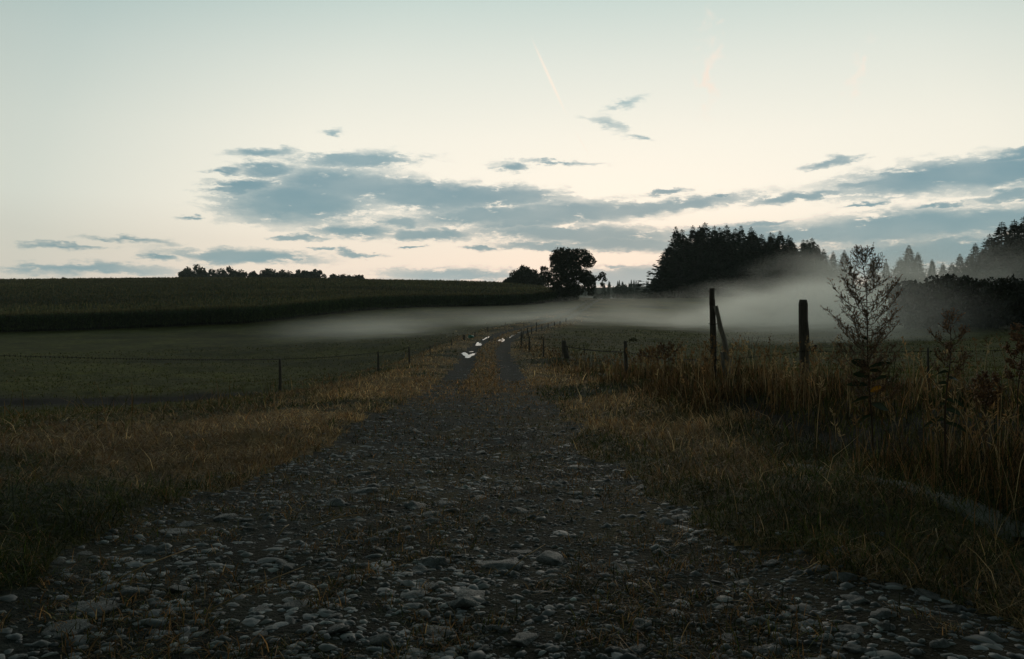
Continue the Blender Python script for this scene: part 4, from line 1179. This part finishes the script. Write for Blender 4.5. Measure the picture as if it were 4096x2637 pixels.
# ------------------------------------------------------------------ weeds in the right foreground
def leaf_blade(mb, p, d, L, W_, col, droop=.2, roll=0.0):
    d = np.array(d, float); d /= np.linalg.norm(d); s = np.cross(d, [0, 0, 1.0]); s /= np.linalg.norm(s) + 1e-9; u = np.cross(s, d)
    s, u = s * math.cos(roll) + u * math.sin(roll), u * math.cos(roll) - s * math.sin(roll)
    prof = [(0, .12), (.12, .5), (.3, .9), (.5, 1.0), (.7, .85), (.88, .45), (1, .03)]
    V = []; 
    for t_, w_ in prof:
        c = p + d * L * t_ - np.array([0, 0, droop * L * t_ * t_])
        V += [c - s * W_ * w_ + u * W_ * w_ * .3, c, c + s * W_ * w_ + u * W_ * w_ * .3]
    q = []
    for k in range(len(prof) - 1):
        q += [(3 * k, 3 * k + 1, 3 * k + 4, 3 * k + 3), (3 * k + 1, 3 * k + 2, 3 * k + 5, 3 * k + 4)]
    C = np.tile(np.array(col), (len(V), 1)); C[1::3] *= 1.9
    mb.add(V, q, None, C)


def buds(mb, pts, dirs, size, col):
    """small pointed seed capsules"""
    n = len(pts); pts = np.array(pts); d = np.array(dirs); d /= np.linalg.norm(d, axis=1)[:, None]
    s = np.cross(d, rng.normal(size=(n, 3))); s /= np.linalg.norm(s, axis=1)[:, None]; u = np.cross(d, s)
    L = (size * rng.uniform(.7, 1.3, n))[:, None]; W_ = L * .26
    V = np.stack([pts, pts + d * L * .45 + s * W_, pts + d * L * .45 + u * W_, pts + d * L * .45 - s * W_, pts + d * L * .45 - u * W_, pts + d * L], 1).reshape(-1, 3)
    o = np.arange(n)[:, None, None] * 6
    t_ = (o + np.array([[0, 1, 2], [0, 2, 3], [0, 3, 4], [0, 4, 1], [5, 2, 1], [5, 3, 2], [5, 4, 3], [5, 1, 4]])[None]).reshape(-1, 3)
    mb.add(V, None, t_, np.repeat(np.array(col) * np.exp(rng.normal(0, .3, n))[:, None], 6, 0))


def panicle(root, h, zlow, spread, nbr, lean, seed, profile, bud=.014):
    rs = np.random.default_rng(seed)
    st = MB(); sb = MB(); P, Dd = [], []
    stem = lambda t_: np.array([lean * t_ ** 1.5 + .01 * math.sin(t_ * 9), .02 * math.sin(t_ * 7), h * t_])
    st.tube([stem(t_) for t_ in np.linspace(0, 1, 14)], np.linspace(.0075, .0016, 14), 6, (.085, .05, .028))
    ncol = (.15, .085, .045)
    for k in range(nbr):
        t_ = zlow + (1 - zlow) * (k + rs.uniform(0, 1)) / nbr; t_ = min(t_, .985)
        a = k * 2.4 + rs.normal(0, .3); p0 = stem(t_); L = spread * np.interp(t_, *profile) * rs.uniform(.8, 1.2)
        out = np.array([math.cos(a), math.sin(a), 0]); pts = []
        up = rs.uniform(.55, .95)
        for s in np.linspace(0, 1, 7):
            pts.append(p0 + out * L * s ** .85 + np.array([0, 0, L * up * s ** 1.5]) + rs.normal(0, .004, 3))
        pts = np.array(pts); st.tube(pts, np.linspace(.0026, .0011, 7), 4, ncol)
        for m in range(int(8 + L * 115)):
            s = rs.uniform(.22, 1); i_ = s * 6; i0 = min(int(i_), 5); q = pts[i0] + (pts[i0 + 1] - pts[i0]) * (i_ - i0)
            d = out * rs.uniform(-.1, .8) + rs.normal(0, .5, 3) + np.array([0, 0, .75]); d /= np.linalg.norm(d); l_ = rs.uniform(.02, .06) * (1.15 - .3 * s)
            mid = q + d * l_ * .6; e = q + d * l_ + np.array([0, 0, .006])
            st.tube([q, mid, e], .00085, 3, ncol, False)
            for _ in range(rs.integers(3, 6)):
                dd = d + rs.normal(0, .55, 3) + np.array([0, 0, .3]); P.append(q + (e - q) * rs.uniform(.45, 1)); Dd.append(dd)
        for _ in range(4):
            P.append(pts[-1]); Dd.append(np.array([0, 0, 1]) + rs.normal(0, .5, 3))
    buds(sb, P, Dd, bud, (.30, .165, .085))
    st.build('stem', M_herb, root); sb.build('seed_heads', M_herb, root)
    return stem


DW = 5.7; XW = (873 - CX) / F * DW; zW = h1(XW, DW)
wr = empty('tall_weed', (XW, DW, zW)); tag(wr, 'tallest branching weed gone to seed with broad dark lower leaves', 'weed')
hW = EYE + (HY - 251.5) / F * DW - zW
stem = panicle(wr, hW, .29, .235, 70, -.085, 5, ([.30, .42, .6, .72, .85, .94, 1.0], [.85, 1.0, .98, .9, .62, .40, .14]), .011)
for (px, py, tx, ty, L_) in [(868, 368, 850, 360, .155), (872, 368, 893, 364, .165), (868, 378, 853, 373, .145), (873, 382, 894, 377, .165), (868, 386, 852, 386, .15), (873, 371, 888, 372, .1), (871, 352, 883, 345, .09), (870, 340, 859, 334, .06), (873, 392, 893, 388, .12), (868, 398, 850, 402, .14), (874, 404, 890, 410, .14), (869, 415, 855, 424, .14)]:
    zz = EYE + (HY - py) / F * DW - zW; p = stem(np.clip(zz / hW, 0, 1)); d = np.array([tx - px, 0, -(ty - py) + 2.5]); d = d / np.linalg.norm(d); d[1] = random.uniform(-.45, .3)
    mb = MB(); colr = (.022, .034, .016)
    if (px, py) == (873, 392): colr = (.30, .14, .012)
    leaf_blade(mb, p, d, L_ * 1.1, L_ * .20, colr, random.uniform(.05, .2), random.choice((-1, 1)) * random.uniform(.6, 1.2))
    lf = mb.build('leaf', M_herb, wr)
    if (px, py) == (873, 392): lf['label'] = 'yellow and red withered leaf'
# the smaller one to its right
DW2 = 4.9; XW2 = (945 - CX) / F * DW2; zW2 = h1(XW2, DW2)
wr = empty('tall_weed', (XW2, DW2, zW2)); tag(wr, 'smaller drooping leaved weed in the tall grass right of the tallest one', 'weed')
hW2 = EYE + (HY - 316) / F * DW2 - zW2
stem = panicle(wr, hW2, .60, .10, 16, .03, 9, ([.55, .65, .8, .95, 1.0], [.4, .9, 1.0, .5, .2]), .012)
for (px, py, dx_, L_) in [(940, 372, -.5, .07), (945, 378, .8, .08), (938, 384, -.3, .09), (945, 400, .9, .10), (940, 404, -1, .09), (946, 410, 1, .10), (938, 420, -1, .12), (948, 424, 1, .11)]:
    zz = EYE + (HY - py) / F * DW2 - zW2
    mb = MB(); leaf_blade(mb, stem(np.clip(zz / hW2, .03, 1)), (dx_, random.uniform(-.5, .2), .15), L_ * 1.2, L_ * .20, (.022, .034, .018), .6, random.choice((-1, 1)) * random.uniform(.6, 1.2)); mb.build('leaf', M_herb, wr)
# dark thistle like weeds by the right fence, and small ones further off
for k_, (px, top, base_, D, lab) in enumerate([(655, 349, 372, 18.5, 'dark dead thistle clump left of the tallest post'), (668, 346, 372, 17.5, 'taller dark dead thistle clump next to the tallest post'), (645, 352, 370, 20, 'low dark dead thistle farthest left of the tallest post'),
                                                (985, 380, 440, 6.5, 'dark dried dock stalk at the lower right edge'), (1018, 330, 430, 6.0, 'dark seed head stalk cut by the right edge')]):
    x = (px - CX) / F * D; z = h1(x, D); wr = empty('dead_thistle', (x, D, z)); tag(wr, lab, 'weed', 'dead brown weeds on the right')
    hh_ = EYE + (HY - top) / F * D - z
    panicle(wr, hh_, .45, .22 if k_ < 3 else .1, 12, .02, 30 + k_, ([.4, .7, 1.0], [.6, 1.0, .4]), .03 if k_ < 3 else .025)
x, y, z = ground_at(633.5, 341); wr = empty('meadow_tussock', (x, y, z)); tag(wr, 'small dark tussock alone in the misty right meadow', 'tussock')
V_, q, c = leaf_cloud([(0, 0, .12, .22), (.2, 0, .08, .16), (-.2, .1, .08, .16)], 160, .09, .8, .4, (.16, .15, .07)); obj('leaves', mesh_np('leaves', V_, [q], M_leaf, c), wr)
D = 38; X_ = (751 - CX) / F * D; z = h1(X_, D); wr = empty('tall_stalks', (X_, D, z)); tag(wr, 'few thin bent stalks standing between the two big posts in the meadow', 'weed')
mb = MB()
for a in (-.25, -.1, .05, .3): mb.tube([(a * .4, 0, 0), (a * .6, 0, .5), (a * 1.3, 0, 1.0)], .012, 4, (.12, .09, .045))
mb.build('stem', M_herb, wr)
# tiny white flowers at the lower right
for k_, (px, py, lab) in enumerate([(727, 604, 'white daisy at the right edge of the stones, the larger of the pair'), (782, 594, 'tiny white flower on a stalk in the lower right grass'), (797, 612, 'low white flower near the flat slabs')]):
    x, y, z = ground_at(px, py + 3); wr = empty('small_flower', (x, y, z)); tag(wr, lab, 'flower', 'small white flowers')
    mb = MB(); mb.tube([(0, 0, 0), (.004, 0, .03), (.002, 0, .055)], .0014, 4, (.03, .045, .015)); mb.build('stem', M_herb, wr)
    mb = MB()
    for j_ in range(7): leaf_blade(mb, np.array([.002, 0, .055]), (math.cos(j_ * .9), math.sin(j_ * .9), .25), .011, .003, (.7, .7, .66), .1)
    mb.build('petals', M_herb, wr)


# ------------------------------------------------------------------ haze and mist
def vol_mat(name, dens, col=(.92, .93, .90), aniso=.35):
    m, t = mat_new(name)
    v = t.n('ShaderNodeVolumePrincipled'); v.inputs['Color'].default_value = (*col, 1); v.inputs['Density'].default_value = dens; v.inputs['Anisotropy'].default_value = aniso
    o = t.n('ShaderNodeOutputMaterial'); t.link(v.outputs[0], o.inputs['Volume'])
    return m, t, v


mh, _, _ = vol_mat('haze_air', .00027, (.86, .96, .92), .1)
hb = np.array([(a, b_, c_) for c_ in (-33, 60) for b_ in (-60, 830) for a in (-420, 620)], float)
HQ = np.array([(0, 2, 3, 1), (4, 5, 7, 6), (0, 1, 5, 4), (2, 6, 7, 3), (0, 4, 6, 2), (1, 3, 7, 5)])
tag(obj('haze', mesh_np('haze', hb, [HQ], mh)), 'thin dusk haze over the whole valley', 'haze', kind='stuff')
import bmesh
bm = bmesh.new(); bmesh.ops.create_icosphere(bm, subdivisions=3, radius=1)
SPH = bpy.data.meshes.new('mist_bank'); bm.to_mesh(SPH); bm.free()


def mist(loc, rad_, dens, label, nscale=(.035, .035, .12), thr=(.38, .62), soft=1.3, rz=0.0):
    m, t, v = vol_mat('mist', .0, (.94, .975, .93), .70)
    p = t.n('ShaderNodeTexCoord').outputs['Object']
    r_ = t.vmath('LENGTH', p)
    f_ = t.math('POWER', t.math('SUBTRACT', 1.0, t.math('MULTIPLY', r_, r_), clamp=True), soft)
    wp = t.vmath('MULTIPLY', t.n('ShaderNodeNewGeometry').outputs['Position'], nscale)
    nz = t.smooth(t.noise(wp, 1.0, 5, .58), *thr)
    t.link(t.math('MULTIPLY', t.math('MULTIPLY', f_, nz), dens), v.inputs['Density'])
    me = SPH.copy(); me.materials.clear(); me.materials.append(m)
    o = obj('mist_bank', me); o.location = loc; o.scale = rad_; o.rotation_euler = (0, 0, rz)
    tag(o, label, 'mist', kind='stuff')
    return o


mist((30, 82, -1.8), (19, 20, 5.4), .16, 'thickest white mist bank on the right meadow behind the big posts', thr=(.36, .64), nscale=(.09, .09, .28))
mist((19, 98, -2.0), (23, 22, 3.8), .036, 'mist layer on the far side of the right meadow', thr=(.36, .64), nscale=(.07, .07, .25))
mist((38, 94, .4), (17, 14, 6.4), .10, 'mist swell rising behind the handle post', thr=(.38, .66), nscale=(.09, .09, .22))
mist((50, 106, 3.2), (19, 15, 7.0), .040, 'mist veil rising to the upper right before the conifers', thr=(.38, .66), nscale=(.08, .08, .18))
mist((8, 94, -2.4), (22, 20, 3.0), .034, 'low mist over the rising track', thr=(.3, .75), nscale=(.07, .07, .3), soft=1.8)
mist((-7, 86, -3.0), (24, 26, 3.3), .058, 'low mist layer left of the track before the crop', thr=(.3, .75), nscale=(.07, .07, .3), soft=2.0)
mist((72, 118, 2.5), (34, 14, 9.0), .016, 'faint mist veil before the right edge wood', thr=(.3, .62), nscale=(.05, .05, .12))
mist((80, 640, -6), (120, 60, 8), .006, 'pale mist lying in the far valley gap', thr=(.2, .6))
mist((24, 56, -1.4), (12, 8, 5.2), .065, 'thin mist drifting before the dark hedge bushes', thr=(.3, .65), nscale=(.08, .08, .2))
